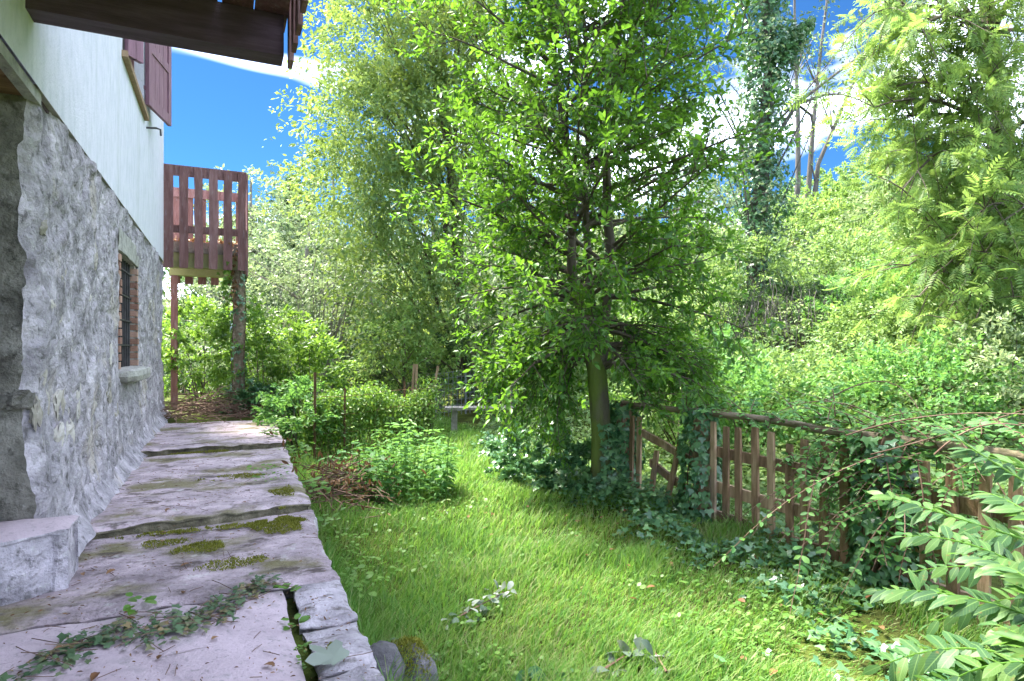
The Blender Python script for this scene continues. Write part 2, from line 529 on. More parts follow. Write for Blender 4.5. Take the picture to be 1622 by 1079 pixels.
M['white_plaster'] = surf_mat('white_plaster', [(.3, (.591, .614, .677)), (.5, (.689, .697, .776)), (.7, (.759, .754, .842))], 5, (3, 3, 1.2), bump=.6, bscale=44, dist=.012, rough=.9, bdetail=5,
                              overlay=[(2.2, (1, 1.6, .10), .55, .72, (.50, .53, .52), .45), (55, (1, 1, .35), .60, .70, (.36, .42, .44), .45)])
M['rough_plaster'] = surf_mat('rough_plaster', [(.30, (.226, .206, .228)), (.44, (.399, .370, .406)), (.56, (.559, .514, .566)), (.70, (.798, .740, .801))], 5.5, (1, 1, 1), bump=1.0, bscale=15, dist=.07, rough=.95,
                              overlay=[(1.6, (1, 1, .7), .57, .64, (.52, .46, .36), .6), (2.6, (1, 1, 1), .54, .66, (.15, .145, .135), .55), (19, (1, 1, .8), .54, .66, (.10, .095, .09), .75), (26, (1, 1, 1), .58, .68, (.66, .65, .64), .6)])  # fine speckle puts the shading of the plaster relief into the colour
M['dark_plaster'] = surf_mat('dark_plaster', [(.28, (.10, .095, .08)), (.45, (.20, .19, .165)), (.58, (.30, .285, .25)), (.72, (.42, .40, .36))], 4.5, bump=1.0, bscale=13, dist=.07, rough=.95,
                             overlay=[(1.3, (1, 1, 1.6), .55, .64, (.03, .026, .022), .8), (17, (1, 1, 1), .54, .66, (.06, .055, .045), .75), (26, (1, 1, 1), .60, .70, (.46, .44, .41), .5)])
M['pale_stone'] = surf_mat('pale_stone', [(.3, (.296, .270, .230)), (.5, (.445, .410, .363)), (.7, (.550, .518, .484))], 8, bump=.6, bscale=30, island=.35)
M['sill_stone'] = surf_mat('sill_stone', [(.3, (.24, .235, .22)), (.5, (.40, .39, .36)), (.7, (.52, .50, .47))], 9, bump=.8, bscale=26, dist=.03)
M['concrete'] = surf_mat('concrete', [(.3, (.368, .300, .330)), (.5, (.484, .397, .435)), (.7, (.578, .474, .520))], 3.2, bump=.6, bscale=46, dist=.012,
                         overlay=[(6, (1, 1, 1), .56, .70, (.227, .222, .212), .55), (1.6, (1, 1, 1), .58, .72, (.525, .515, .492), .6), (38, (1, 1, 1), .58, .66, (.209, .205, .196), .6), (5, (.5, 2.5, 1), .63, .68, (.120, .100, .085), .7)])
M['path_rock'] = surf_mat('path_rock', [(.28, (.212, .173, .186)), (.44, (.365, .300, .322)), (.57, (.499, .410, .441)), (.72, (.640, .524, .564))], 4.2, (.9, 1.2, 1), bump=1, bscale=11, dist=.05, rough=.9, island=.14,
                          overlay=[(1.7, (.8, 1.2, 1), .50, .60, (.150, .140, .035), .8), (3.4, (.8, 1.3, 1), .59, .64, (.085, .065, .055), .85), (15, (.9, 1.2, 1), .55, .66, (.130, .105, .090), .7),
                                   (9, (.9, 1.1, 1), .61, .70, (.607, .595, .568), .6), (34, (1, 1.4, 1), .60, .68, (.100, .075, .060), .7)])
M['edge_rock'] = surf_mat('edge_rock', [(.28, (.186, .169, .181)), (.45, (.365, .331, .357)), (.62, (.559, .507, .549))], 5, bump=1, bscale=13, dist=.05, island=.15,
                          overlay=[(5.5, (1, 1, 1), .60, .66, (.080, .060, .035), .8), (2.6, (1, 1, 1), .60, .72, (.120, .130, .030), .8), (16, (.7, 1.6, 1), .55, .66, (.120, .100, .085), .75), (24, (1, 1, 1), .61, .7, (.566, .555, .530), .5)])
M['dark_rock'] = surf_mat('dark_rock', [(.3, (.045, .042, .045)), (.5, (.10, .095, .10)), (.7, (.19, .18, .185))], 6, bump=1, bscale=14, dist=.04)
M['dirty_edge'] = surf_mat('dirty_edge', [(.3, (.072, .062, .046)), (.5, (.172, .157, .100)), (.7, (.343, .300, .215))], 9, bump=1, bscale=20, dist=.03)
M['moss'] = surf_mat('moss', [(.3, (.065, .075, .012)), (.5, (.11, .12, .02)), (.7, (.17, .165, .03))], 30, bump=1, bscale=90, dist=.02)
M['moss_sprig'] = leaf_mat('moss_sprig', [(.128, .144, .019), (.208, .224, .032), (.304, .288, .056)], (.22, .24, .03), .3, .7, .15, .2, 6)
M['brick'] = surf_mat('brick', [(.25, (.30, .16, .12)), (.5, (.42, .24, .18)), (.75, (.52, .34, .27))], 9, bump=.6, bscale=30, island=.6,
                      overlay=[(6, (1, 1, 1), .56, .68, (.40, .36, .33), .75)])
M['mortar'] = surf_mat('mortar', [(.3, (.300, .277, .255)), (.7, (.510, .480, .450))], 12, bump=.6, bscale=40)
M['iron'] = surf_mat('iron', [(.3, (.03, .028, .03)), (.7, (.075, .07, .075))], 14, bump=.2, rough=.6)
M['rust'] = surf_mat('rust', [(.3, (.06, .03, .016)), (.7, (.16, .09, .05))], 14, bump=.3)
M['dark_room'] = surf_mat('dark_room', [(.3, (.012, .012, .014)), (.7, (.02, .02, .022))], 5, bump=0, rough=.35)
M['green_slab'] = surf_mat('painted_slab', [(.3, (.20, .20, .085)), (.6, (.28, .28, .13))], 6, bump=.4)
M['old_concrete'] = surf_mat('old_concrete', [(.3, (.12, .11, .095)), (.5, (.22, .205, .18)), (.7, (.33, .31, .28))], 8, bump=.9, bscale=26)
M['roof'] = surf_mat('roof', [(.3, (.16, .07, .045)), (.7, (.27, .13, .09))], 6, bump=.3)
M['tan_wood'] = surf_mat('tan_wood', [(.3, (.26, .17, .10)), (.7, (.40, .28, .18))], 6, (4, 4, .6), bump=.2)
M['wire'] = surf_mat('wire', [(.3, (.14, .16, .18)), (.7, (.22, .24, .26))], 6, bump=0, rough=.5)
M['soil'] = surf_mat('lawn_soil', [(.28, (.030, .026, .014)), (.45, (.050, .062, .014)), (.6, (.075, .105, .018)), (.75, (.11, .12, .035))], 2.2, bump=1, bscale=26, dist=.03, rough=1, spec=.1, coords='World')

# ------------------------------------------------------------------ ground
def axis(segs):
    out = []
    for a, b, s in segs:
        out.extend(np.arange(a, b, s))
    out.append(segs[-1][1])
    return np.array(out)


gx = axis([(-400, -60, 34), (-60, -6, 6), (-6, -0.6, .6), (-.6, 4.4, .06), (4.4, 12, .25), (12, 40, 1.0), (40, 100, 6), (100, 400, 30)])
gy = axis([(-60, -4, 8), (-4, 0.6, .6), (.6, 12, .09), (12, 40, .7), (40, 100, 6), (100, 460, 30)])
GX, GY = np.meshgrid(gx, gy, indexing='ij')
GZ = ground_h(GX, GY)
ny = len(gy)
ii, jj = np.meshgrid(np.arange(len(gx) - 1), np.arange(ny - 1), indexing='ij')
GQ = np.stack([ii * ny + jj, (ii + 1) * ny + jj, (ii + 1) * ny + jj + 1, ii * ny + jj + 1], -1).reshape(-1, 4)
ground = link('ground', quad_mesh('ground', np.stack([GX, GY, GZ], -1).reshape(-1, 3), GQ, M['soil'], True))
tag(ground, 'mossy lawn ground running from the stone path up the wooded hillside', 'ground', kind='structure')


def grid_sheet(f, u, v):
    """A sheet of quads from f(U, V) -> (.., 3)."""
    U, W = np.meshgrid(u, v, indexing='ij')
    P = f(U, W)
    m = len(v)
    i, j = np.meshgrid(np.arange(len(u) - 1), np.arange(m - 1), indexing='ij')
    Q = np.stack([i * m + j, (i + 1) * m + j, (i + 1) * m + j + 1, i * m + j + 1], -1)
    return P, Q


def rock(acc, c, r, seed, sides=(9, 7), flat=0.0, amp=.28):
    """A lumpy closed stone (quads)."""
    a = np.linspace(0, 2 * math.pi, sides[0], endpoint=False)
    b = np.linspace(-math.pi / 2 + .12, math.pi / 2 - .12, sides[1])
    A, B = np.meshgrid(a, b, indexing='ij')
    D = np.stack([np.cos(A) * np.cos(B), np.sin(A) * np.cos(B), np.sin(B)], -1)
    k = 1 + amp * (fbm(D[..., 0] * 1.6 + seed * 3.1, D[..., 1] * 1.6, D[..., 2] * 1.6, seed, 3) - .5) * 2
    D = np.sign(D) * np.abs(D) ** (1 - flat) if flat else D
    V = np.asarray(c) + D * k[..., None] * np.asarray(r)
    n, m = sides
    Q = []
    for i in range(n):
        for j in range(m - 1):
            Q.append([i * m + j, ((i + 1) % n) * m + j, ((i + 1) % n) * m + j + 1, i * m + j + 1])
    V = V.reshape(-1, 3)
    V2 = np.concatenate([V, [np.mean(V[m - 1::m], 0), np.mean(V[0::m], 0)]])
    for i in range(0, n, 1):
        k1 = (i + 1) % n
        Q.append([i * m + m - 1, k1 * m + m - 1, len(V), len(V)])
        Q.append([k1 * m, i * m, len(V) + 1, len(V) + 1])
    Q = np.array(Q)
    return acc.add(V2, Q[[len(set(q)) == 4 for q in Q.tolist()]] if False else Q)


def slab_mesh(acc, x0, x1, y0, y1, zf, step=.03, seed=1, rough=.012, edge=.02, depth=.3, side=None):
    """A worn stone slab: uneven top, ragged outline, real sides. x0.. may be functions of the other axis."""
    nu, nv = max(4, int((np.max(x1(0.5) if callable(x1) else x1) - (x0(0.5) if callable(x0) else x0)) / step)), max(4, int(abs((y1(0.) if callable(y1) else y1) - (y0(0.) if callable(y0) else y0)) / step))
    nu, nv = min(nu, 70), min(nv, 110)
    u, v = np.linspace(0, 1, nu + 1), np.linspace(0, 1, nv + 1)

    def f(U, W):
        xa = 0.0; 
        # rough positions first
        Yc = (y0(.5) if callable(y0) else y0) * (1 - W) + (y1(.5) if callable(y1) else y1) * W
        X0 = x0(Yc) if callable(x0) else x0
        X1 = x1(Yc) if callable(x1) else x1
        X = X0 * (1 - U) + X1 * U
        Y0 = y0(X) if callable(y0) else y0
        Y1 = y1(X) if callable(y1) else y1
        Y = Y0 * (1 - W) + Y1 * W
        bu = np.minimum(U, 1 - U) * nu
        bv = np.minimum(W, 1 - W) * nv
        fall = np.exp(-np.minimum(bu, bv) * .9)
        X = X + (fbm(X * 4, Y * 9, 0, seed + 3, 3) - .5) * 2 * edge * np.exp(-bu * .5)
        Y = Y + (fbm(X * 9, Y * 4, 0, seed + 5, 3) - .5) * 2 * edge * np.exp(-bv * .5)
        lay = fbm(X * 2.8, Y * 3.8, 0, seed, 5, .6)
        Z = zf(X, Y) + rough * ((lay - .5) * 2 + .8 * np.round(lay * 7) / 7 - .4) - fall * .018 * (.4 + vnoise(X * 12, Y * 12, 0, seed + 8))
        return np.stack([X, Y, Z], -1)
    P, Q = grid_sheet(f, u, v)
    acc.add(P.reshape(-1, 3), Q.reshape(-1, 4))
    for line, flip in ((P[:, 0], False), (P[-1, :], False), (P[::-1, -1], False), (P[::-1, 0][:0], False), (P[0, ::-1], False)):
        n = len(line)
        if n < 2: continue
        low = line.copy(); low[:, 2] -= depth
        inw = P.reshape(-1, 3).mean(0)[:2] - line[:, :2]
        k0 = 1 if np.ptp(line[:, 0]) > np.ptp(line[:, 1]) else 0
        inw[:, 1 - k0] = 0
        inw = unit(np.concatenate([inw, np.zeros((n, 1))], 1))
        mid = line.copy(); mid[:, 2] -= .006 + .010 * vnoise(line[:, 0] * 14, line[:, 1] * 14, 0, seed)
        rec = mid + inw * (.012 + .02 * vnoise(line[:, 0] * 9, line[:, 1] * 9, 0, seed + 1))[:, None]; rec[:, 2] -= .006
        V = np.concatenate([line, mid, rec, low])
        i = np.arange(n - 1)
        (side or acc).add(V, np.concatenate([np.stack([i + k * n + n, i + k * n + n + 1, i + k * n + 1, i + k * n], -1) for k in range(3)]))


# ------------------------------------------------------------------ path
path = empty('path', (0, 2, 0), 'weathered grey stone path with shallow steps along the house wall', 'path', kind='structure')
edge_x = lambda y: .475 + .022 * np.maximum(0, np.asarray(y) - 2.0) + .012 * np.sin(np.asarray(y) * 3.1)
a = Acc(); slab_mesh(a, -1.6, .245, .3, 3.03, lambda X, Y: -.062 + 0 * X, .035, 21, .003, .008, .2)
a.build('slab', M['concrete'], path, True)['label'] = 'smooth grey concrete slab nearest the camera'
a = Acc(); slab_mesh(a, -1.3, edge_x, lambda X: 3.05 + 0 * X, lambda X: 4.21 + .17 * np.clip((X + .8) / 1.3, 0, 1) - .012, lambda X, Y: -.065 + .012 * (Y - 3), .022, 31, .012, .02, .3)
a.build('slab', M['path_rock'], path, True)
a, b = Acc(), Acc(); slab_mesh(a, -.86, edge_x, lambda X: 4.21 + .17 * np.clip((X + .8) / 1.3, 0, 1), lambda X: 6.90 + .05 * X, lambda X, Y: .004 + 0 * X - .004 * (Y - 4), .026, 41, .012, .02, .3, b)
a.build('slab', M['path_rock'], path, True); b.build('slab_edge', M['dirty_edge'], path)
a, b = Acc(), Acc(); slab_mesh(a, -.86, edge_x, lambda X: 6.915 + .05 * X, 9.35, lambda X, Y: .052 - .012 * (Y - 7), .03, 51, .012, .025, .3, b)
a.build('slab', M['path_rock'], path, True); b.build('slab_edge', M['dirty_edge'], path)
for k, (ya, yb) in enumerate(((.5, 1.62), (1.63, 2.18), (2.19, 2.62), (2.63, 3.04))):
    a = Acc(); slab_mesh(a, .285, edge_x, ya, yb, lambda X, Y: -.055 - .012 * k % .03 + .01 * np.sin(Y * 9), .022, 61 + k, .014, .022, .42)
    a.build('edge_stone', M['edge_rock'], path, True)
for i in range(34):                                      # rough stones of the drop to the lawn
    y = 1.2 + i * .245 + random.uniform(-.05, .05)
    for z in (-.20, -.38):
        a = Acc()
        rock(a, (edge_x(y) - .085 + random.uniform(-.03, .04), y + random.uniform(-.08, .08), z + random.uniform(-.03, .03)),
             (random.uniform(.07, .11), random.uniform(.10, .16), random.uniform(.07, .11)), i * 2 + int(z * 100), (8, 6), .25)
        a.build('edge_stone', M['edge_rock'], path, False)
# plaster skirting that rounds the foot of the wall into the path
def skirt(U, W):
    y = 3.75 + U * 6.6
    out = .13 * (1 - W) ** 1.6 * (.7 + .6 * fbm(y * 2.2, W * 0, 0, 71, 3))
    z = -.02 + W * .26
    n = (fbm(y * 7, W * 3, 0, 72, 4) - .5) * .05
    return np.stack([-.81 + out + n, y, z + n * .4 + .02 * sstep(6.9, 7.1, y)], -1)
P, Q = grid_sheet(skirt, np.linspace(0, 1, 150), np.linspace(0, 1, 9))
Acc().add(P.reshape(-1, 3), Q.reshape(-1, 4)).build('mortar_fillet', M['rough_plaster'], path, True)

# ------------------------------------------------------------------ house
WX, YC, YE, ZL = -.82, 3.64, 10.34, 2.28                 # wall face, near corner, far end, plaster line
house = empty('house', (WX, 7, 0), 'old house with white plaster above a rough grey stone ground floor', 'house')
WY0, WY1, WZ0, WZ1 = 6.30, 7.35, .85, 1.88               # barred window opening

def wall_relief(y, z):
    big = fbm(y * 2.6, z * 2.6, 0, 81, 4, .55)
    fine = fbm(y * 13, z * 13, 0, 82, 3, .6)
    chunk = fbm(y * 5.5, z * 4.2, 0, 83, 2)
    return (big - .5) * .075 + (fine - .5) * .030 + np.where(chunk > .56, .014, 0) + .055 * np.exp(-np.maximum(z, 0) / .35)

ys = np.arange(YC, YE + .001, (YE - YC) / 270)
zs = np.concatenate([np.linspace(-.12, ZL - .004, 96)])
BR = .125                                                # brick surround width
def wall_f(Y, Z):
    d = wall_relief(Y, Z)
    edge = np.maximum(np.maximum(WY0 - BR - Y, Y - WY1 - BR), np.maximum(WZ0 - .02 - Z, Z - WZ1 - .02))
    d = d * sstep(-.01, .12, edge) + .004
    corner = sstep(YC + .10, YC, Y)
    cj = .03 * (fbm(Z * 5, Z * 0, 0, 84, 3) - .5) * 2
    return np.stack([WX + d - .05 * corner ** 2, Y + cj * corner, Z], -1)
P, Q = grid_sheet(wall_f, ys, zs)
cy_, cz_ = (ys[:-1] + ys[1:]) / 2, (zs[:-1] + zs[1:]) / 2
hole = ((cy_[:, None] > WY0 - BR) & (cy_[:, None] < WY1 + BR) & (cz_[None] > WZ0 - .01) & (cz_[None] < WZ1 + .01))
Qm = Q[~hole]
sw = Acc().add(P.reshape(-1, 3), Qm.reshape(-1, 4))
xs = np.linspace(WX - .045, -4.2, 90)
def side_f(X, Z):
    d = (fbm(X * 2.4, Z * 2.4, 0, 91, 4, .6) - .5) * .16 + (fbm(X * 11, Z * 11, 0, 92, 3) - .5) * .035
    near = sstep(WX - .15, WX - .04, X)
    cj = .03 * (fbm(Z * 5, Z * 0, 0, 84, 3) - .5) * 2
    E = wall_f(YC + 0 * X, Z)
    S = np.stack([X, YC - d, Z], -1)
    w = sstep(WX - .28, WX - .045, X)[..., None]
    return S * (1 - w) + E * w
P2, Q2 = grid_sheet(side_f, xs, zs)
stone_wall = sw.build('stone_wall', M['rough_plaster'], house, True)
side_wall = Acc().add(P2.reshape(-1, 3), Q2.reshape(-1, 4)[:, ::-1]).build('stone_wall', M['dark_plaster'], house, True)  # end face in a darker plaster colour than the long face
side_wall['label'] = 'darker end face of the stone wall'
# stones showing through the render
known = [(98, 440), (75, 482), (125, 602), (78, 640), (96, 640), (102, 690), (60, 655), (145, 408), (150, 565), (172, 560), (98, 500), (112, 545),
         (70, 590), (120, 640), (132, 690), (108, 660), (150, 640), (165, 620), (88, 700), (70, 360), (235, 480), (228, 560), (215, 640), (180, 655), (140, 470)]
for k, (px, py) in enumerate(known):
    t = (px - CX) / F_PX
    d = WX / (SN + t * CS)
    y, z = d * (CS - t * SN), CAMZ + (HY - py) / F_PX * d
    a = Acc()
    rock(a, (WX + float(wall_relief(y, z)) - .010, y, z), (.019, random.uniform(.04, .10), random.uniform(.04, .10)), 100 + k, (14, 9), .1, 1.0)
    a.build('stone', M['pale_stone'], stone_wall, False)
for k, (x, z, rx, rz) in enumerate(((-.895, .80, .07, .06), (-1.04, .98, .08, .06))):
    a = Acc(); rock(a, (x, YC + .035, z), (rx * .9, .06, rz * .8), 140 + k, (16, 11), .2, .85)
    a.build('stone', M['dark_plaster'], side_wall, False)

# upper wall with the first-floor window opening
UY0, UY1, UZ0, UZ1 = 6.30, 7.88, 3.60, 5.0
UX = WX + .02
uw = Acc()
for (y0, y1, z0, z1) in ((-4, UY0, ZL, 6.2), (UY1, YE, ZL, 6.2), (UY0, UY1, ZL, UZ0), (UY0, UY1, UZ1, 6.2)):
    uw.add([[UX, y0, z0], [UX, y1, z0], [UX, y1, z1], [UX, y0, z1]], [[0, 1, 2, 3]])
for (p0, p1) in (((UY0, UZ0), (UY0, UZ1)), ((UY1, UZ1), (UY1, UZ0)), ((UY1, UZ0), (UY0, UZ0)), ((UY0, UZ1), (UY1, UZ1))):
    uw.add([[UX, p0[0], p0[1]], [UX, p1[0], p1[1]], [UX - .18, p1[0], p1[1]], [UX - .18, p0[0], p0[1]]], [[0, 1, 2, 3]])
uw.add([[UX, YE, ZL], [-8, YE, ZL], [-8, YE, 6.2], [UX, YE, 6.2]], [[0, 1, 2, 3]])
uw.add([[UX, -4, ZL], [-8, -4, ZL], [-8, -4, 6.2], [UX, -4, 6.2]], [[3, 2, 1, 0]])
uw.add([[-8, -4, -.2], [-8, YE, -.2], [-8, YE, 6.2], [-8, -4, 6.2]], [[3, 2, 1, 0]])
uw.build('upper_wall', M['white_plaster'], house)
Acc().box((-8, YE - .03, -.3), (WX - .02, YE, ZL)).build('end_wall', M['rough_plaster'], house)
Acc().box((WX - .12, YC, ZL - .0), (UX - .002, YE - .002, ZL + .02)).build('drip_edge', M['mortar'], house)
rf = Acc()
rf.add([[-.2, -4.4, 6.05], [-.2, YE + .35, 6.05], [-4.4, YE + .35, 8.0], [-4.4, -4.4, 8.0]], [[0, 1, 2, 3]])
rf.add([[-8.6, -4.4, 6.05], [-8.6, YE + .35, 6.05], [-4.4, YE + .35, 8.0], [-4.4, -4.4, 8.0]], [[3, 2, 1, 0]])
rf.add([[-.2, -4.4, 5.93], [-.2, YE + .35, 5.93], [-4.4, YE + .35, 7.88], [-4.4, -4.4, 7.88]], [[3, 2, 1, 0]])
rf.add([[-8.6, -4.4, 5.93], [-8.6, YE + .35, 5.93], [-4.4, YE + .35, 7.88], [-4.4, -4.4, 7.88]], [[0, 1, 2, 3]])
rf.add([[-.2, -4.4, 5.93], [-.2, YE + .35, 5.93], [-.2, YE + .35, 6.05], [-.2, -4.4, 6.05]], [[0, 1, 2, 3]])
rf.build('roof', M['roof'], house)
# plank soffit under the overhanging upper floor
soff = empty('soffit', (WX, 2, ZL), parent=house)
for k in range(26):
    y1 = YC + .06 - k * .155
    a = Acc().box((-3.2, y1 - .149, ZL - .045), (UX - .062, y1, ZL - .022 + random.uniform(-.004, .004)))
    a.build('plank', M['soffit_wood'], soff)
Acc().box((UX - .06, -.6, ZL - .055), (UX - .012, YC + .08, ZL - .001)).build('trim', M['sill_stone'], soff)
Acc().box((-8, -4, ZL - .02), (UX - .03, YC + 2, ZL - .001)).build('floor_deck', M['dark_wood'], soff)

# barred ground-floor window
win = empty('window', (WX, 6.8, WZ0), parent=house)
brick_me = quad_mesh('brick', *[np.concatenate(x) for x in ((lambda b: (b.V, b.Q))(Acc().box((-.5, -.5, -.5), (.5, .5, .5))))], M['brick'])
def put_brick(c, s, rz=0.0, parent=win):
    return link('brick', brick_me, parent, Matrix.Translation(Vector(c)) @ Matrix.Rotation(rz, 4, 'Z') @ Matrix.Diagonal((*s, 1)))
z = WZ0 + .03
k = 0
while z < WZ1 - .02:
    w = BR if k % 2 else BR * .82
    for (ys_, sg) in ((WY0, -1), (WY1, 1)):
        put_brick((WX - .105 + random.uniform(-.004, .006), ys_ + sg * w / 2 + .002 * sg, z), (.235, w, .058), random.uniform(-.015, .015))
    z += .0715; k += 1
Acc().box((WX - .24, WY0 - BR - .01, WZ0 - .03), (WX - .012, WY0 - .006, WZ1 + .02)).build('jamb_mortar', M['mortar'], win)
Acc().box((WX - .24, WY1 + .006, WZ0 - .03), (WX - .012, WY1 + BR + .01, WZ1 + .02)).build('jamb_mortar', M['mortar'], win)
lint = Acc()
P, Q = grid_sheet(lambda Y, Z: np.stack([WX + .012 + .02 * (fbm(Y * 6, Z * 6, 0, 95, 3) - .5), Y, Z], -1), np.linspace(WY0 - BR - .03, WY1 + BR + .03, 24), np.linspace(WZ1 - .01, WZ1 + .18, 8))
lint.add(P.reshape(-1, 3), Q.reshape(-1, 4)); lint.box((WX - .24, WY0 - BR, WZ1 - .012), (WX + .002, WY1 + BR, WZ1 + .17))
lint.build('lintel', M['sill_stone'], win)
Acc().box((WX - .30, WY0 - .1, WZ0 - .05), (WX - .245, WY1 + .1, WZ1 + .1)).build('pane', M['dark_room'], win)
for k in range(7):
    y = WY0 + .09 + k * .145
    Acc().tube([(WX - .05, y, WZ0 - .01), (WX - .05, y, WZ1)], .0125, 6).build('bar', M['iron'], win)
for k in range(4):
    z = WZ0 + .20 + k * .235
    Acc().box((WX - .058, WY0 - .01, z), (WX - .034, WY1 + .01, z + .014)).build('bar', M['iron'], win)
a = Acc(); rock(a, (WX + .02, (WY0 + WY1) / 2, WZ0 - .065), (.13, .64, .068), 160, (18, 7), .45, .22)
a.build('sill', M['sill_stone'], win)

# first-floor window: frame, sill, shutters and stay
uwin = empty('window', (WX, 7.1, UZ0), parent=house)
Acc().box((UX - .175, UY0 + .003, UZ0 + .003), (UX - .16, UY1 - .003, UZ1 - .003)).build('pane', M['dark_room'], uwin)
Acc().box((UX - .17, UY0 - .06, UZ0 - .055), (UX + .045, UY1 + .05, UZ0 - .002)).build('sill', M['tan_wood'], uwin)
fr = Acc()
for (y0, y1, z0, z1) in ((UY0 + .004, UY0 + .07, UZ0 + .004, UZ1), (UY1 - .07, UY1 - .004, UZ0 + .004, UZ1), (UY0 + .071, UY1 - .071, UZ0 + .004, UZ0 + .07)):
    fr.box((UX - .155, y0, z0), (UX - .09, y1, z1))
fr.build('frame', M['stain_wood'], uwin)

def shutter(hinge, end, z0, z1):
    sh = empty('shutter', (*hinge, z0), parent=house)
    hx, hy = hinge; ex, ey = end
    L = math.hypot(ex - hx, ey - hy)
    Mt = Matrix.Translation((hx, hy, z0)) @ Matrix.Rotation(math.atan2(ey - hy, ex - hx), 4, 'Z')
    H = z1 - z0
    def part(name, lo, hi): Acc().box(lo, hi, Mt).build(name, M['shutter_wood'], sh)
    part('stile', (0, -.02, 0), (.09, .02, H)); part('stile', (L - .09, -.02, 0), (L, .02, H))
    part('rail', (.092, -.018, 0), (L - .092, .018, .12)); part('rail', (.092, -.018, H - .12), (L - .092, .018, H))
    part('rail', (.092, -.018, H * .46), (L - .092, .018, H * .46 + .10))
    n = max(1, int((L - .18) / .12))
    for i in range(n):
        w = (L - .19) / n
        part('panel', (.095 + i * w, -.006, .121), (.095 + (i + 1) * w - .006, .008, H - .121))
    part('hinge', (-.03, .021, .16), (.20, .027, .20)); part('hinge', (-.03, .021, H - .2), (.20, .027, H - .16))
    return sh
shutter((UX + .03, UY1 + .02), (UX + .20, UY1 + .70), 3.72, 5.05)
shutter((UX + .03, UY0 - .0), (UX + .13, UY0 + .13), 3.58, 5.05)
a = Acc(); a.tube([(UX - .01, UY1 + .22, 3.52), (UX + .10, UY1 + .22, 3.53), (UX + .14, UY1 + .22, 3.52), (UX + .145, UY1 + .22, 3.45)], .011, 6)
a.build('shutter_stay', M['iron'], house)

# near balcony over the path (seen from below)
nb = empty('balcony', (0, 3.4, 2.55), parent=house)
Acc().box((-3.0, 3.40, 2.55), (.28, 3.535, 2.76)).build('beam', M['dark_wood'], nb)
for k in range(9):
    x1 = .30 - k * .165
    Acc().box((x1 - (.158 if k != 1 else .145), .2, 2.765), (x1, 3.60, 2.795)).build('plank', M['stain_wood'], nb)
Acc().box((-3, .2, 2.766), (.30 - 9 * .165 - .004, 3.6, 2.796)).build('deck', M['dark_wood'], nb)
for k in range(9):
    y = 3.40 - k * .2
    Acc().box((.302, y - .06, 2.50 + random.uniform(-.012, .012)), (.324, y + .05, 3.75)).build('slat', M['stain_wood'], nb)
Acc().box((.275, 1.6, 3.55), (.300, 3.5, 3.65)).build('rail', M['stain_wood'], nb)
Acc().box((.275, 1.6, 2.80), (.300, 3.5, 2.90)).build('rail', M['stain_wood'], nb)

# far balcony at the end of the wall
fb = empty('balcony', (0, YE + .7, 2.2), parent=house)
FX1 = .31
YB = YE + 1.5
def wavy_slat(lo, hi, worn, axis_):
    """A worn board: its edges are eaten unevenly in the upper half."""
    n = 9
    zz = np.linspace(lo[2], hi[2], n)
    a = Acc()
    V = []
    for i, z in enumerate(zz):
        e = worn * (vnoise(z * 6, lo[0] * 40 + lo[1] * 31, 0, 5) - .3)
        x0, x1, y0, y1 = lo[0], hi[0], lo[1], hi[1]
        if axis_ == 'x': x0 += max(e, 0); x1 -= worn * max(0, vnoise(z * 7, lo[0] * 53, 0, 6) - .3)
        else: y0 += max(e, 0); y1 -= max(e, 0)
        V += [[x0, y0, z], [x1, y0, z], [x1, y1, z], [x0, y1, z]]
    Q = [[0, 3, 2, 1], [4 * n - 4, 4 * n - 3, 4 * n - 2, 4 * n - 1]]
    for i in range(n - 1):
        for j in range(4):
            Q.append([i * 4 + j, i * 4 + (j + 1) % 4, i * 4 + 4 + (j + 1) % 4, i * 4 + 4 + j])
    return a.add(V, Q)
wS = .125
for k in range(6):
    x0 = WX + .02 + k * (FX1 - WX - wS - .02) / 5
    wavy_slat((x0, YE - .026, 2.20), (x0 + wS, YE - .003, 3.70), .018 if k else .004, 'x').build('slat', M['stain_wood'], fb)
    wavy_slat((x0, YB + .003, 2.10), (x0 + wS * 1.0, YB + .026, 3.70), .0, 'x').build('slat', M['stain_wood'], fb)
for k in range(7):
    y0 = YE + .05 + k * .2
    wavy_slat((FX1 + .003, y0, 2.13), (FX1 + .026, y0 + .12, 3.70), .01, 'y').build('slat', M['stain_wood'], fb)
for z0, z1 in ((3.56, 3.715), (2.72, 2.83)):
    Acc().box((WX + .02, YE, z0), (FX1, YE + .03, z1)).build('rail', M['stain_wood'], fb)
    Acc().box((WX + .02, YB - .03, z0), (FX1, YB, z1)).build('rail', M['stain_wood'], fb)
    Acc().box((FX1 - .03, YE + .031, z0), (FX1, YB - .031, z1)).build('rail', M['stain_wood'], fb)
Acc().box((WX, YE + .06, 2.44), (FX1 - .04, YB - .06, 2.60)).build('floor_slab', M['old_concrete'], fb)
Acc().box((WX, YE + .075, 2.22), (FX1 - .10, YE + .22, 2.438)).build('beam', M['green_slab'], fb)
Acc().box((WX, YB - .22, 2.22), (FX1 - .10, YB - .075, 2.438)).build('beam', M['green_slab'], fb)
a = Acc(); a.tube([(.21, YE + .14, -.05), (.21, YE + .14, .8), (.205, YE + .14, 2.22)], [.095, .085, .088], 8)
a.build('post', M['grey_wood'], fb, True)
Acc().box((-.80, YB - .2, 0), (-.70, YB - .1, 2.22)).build('post', M['stain_wood'], fb)

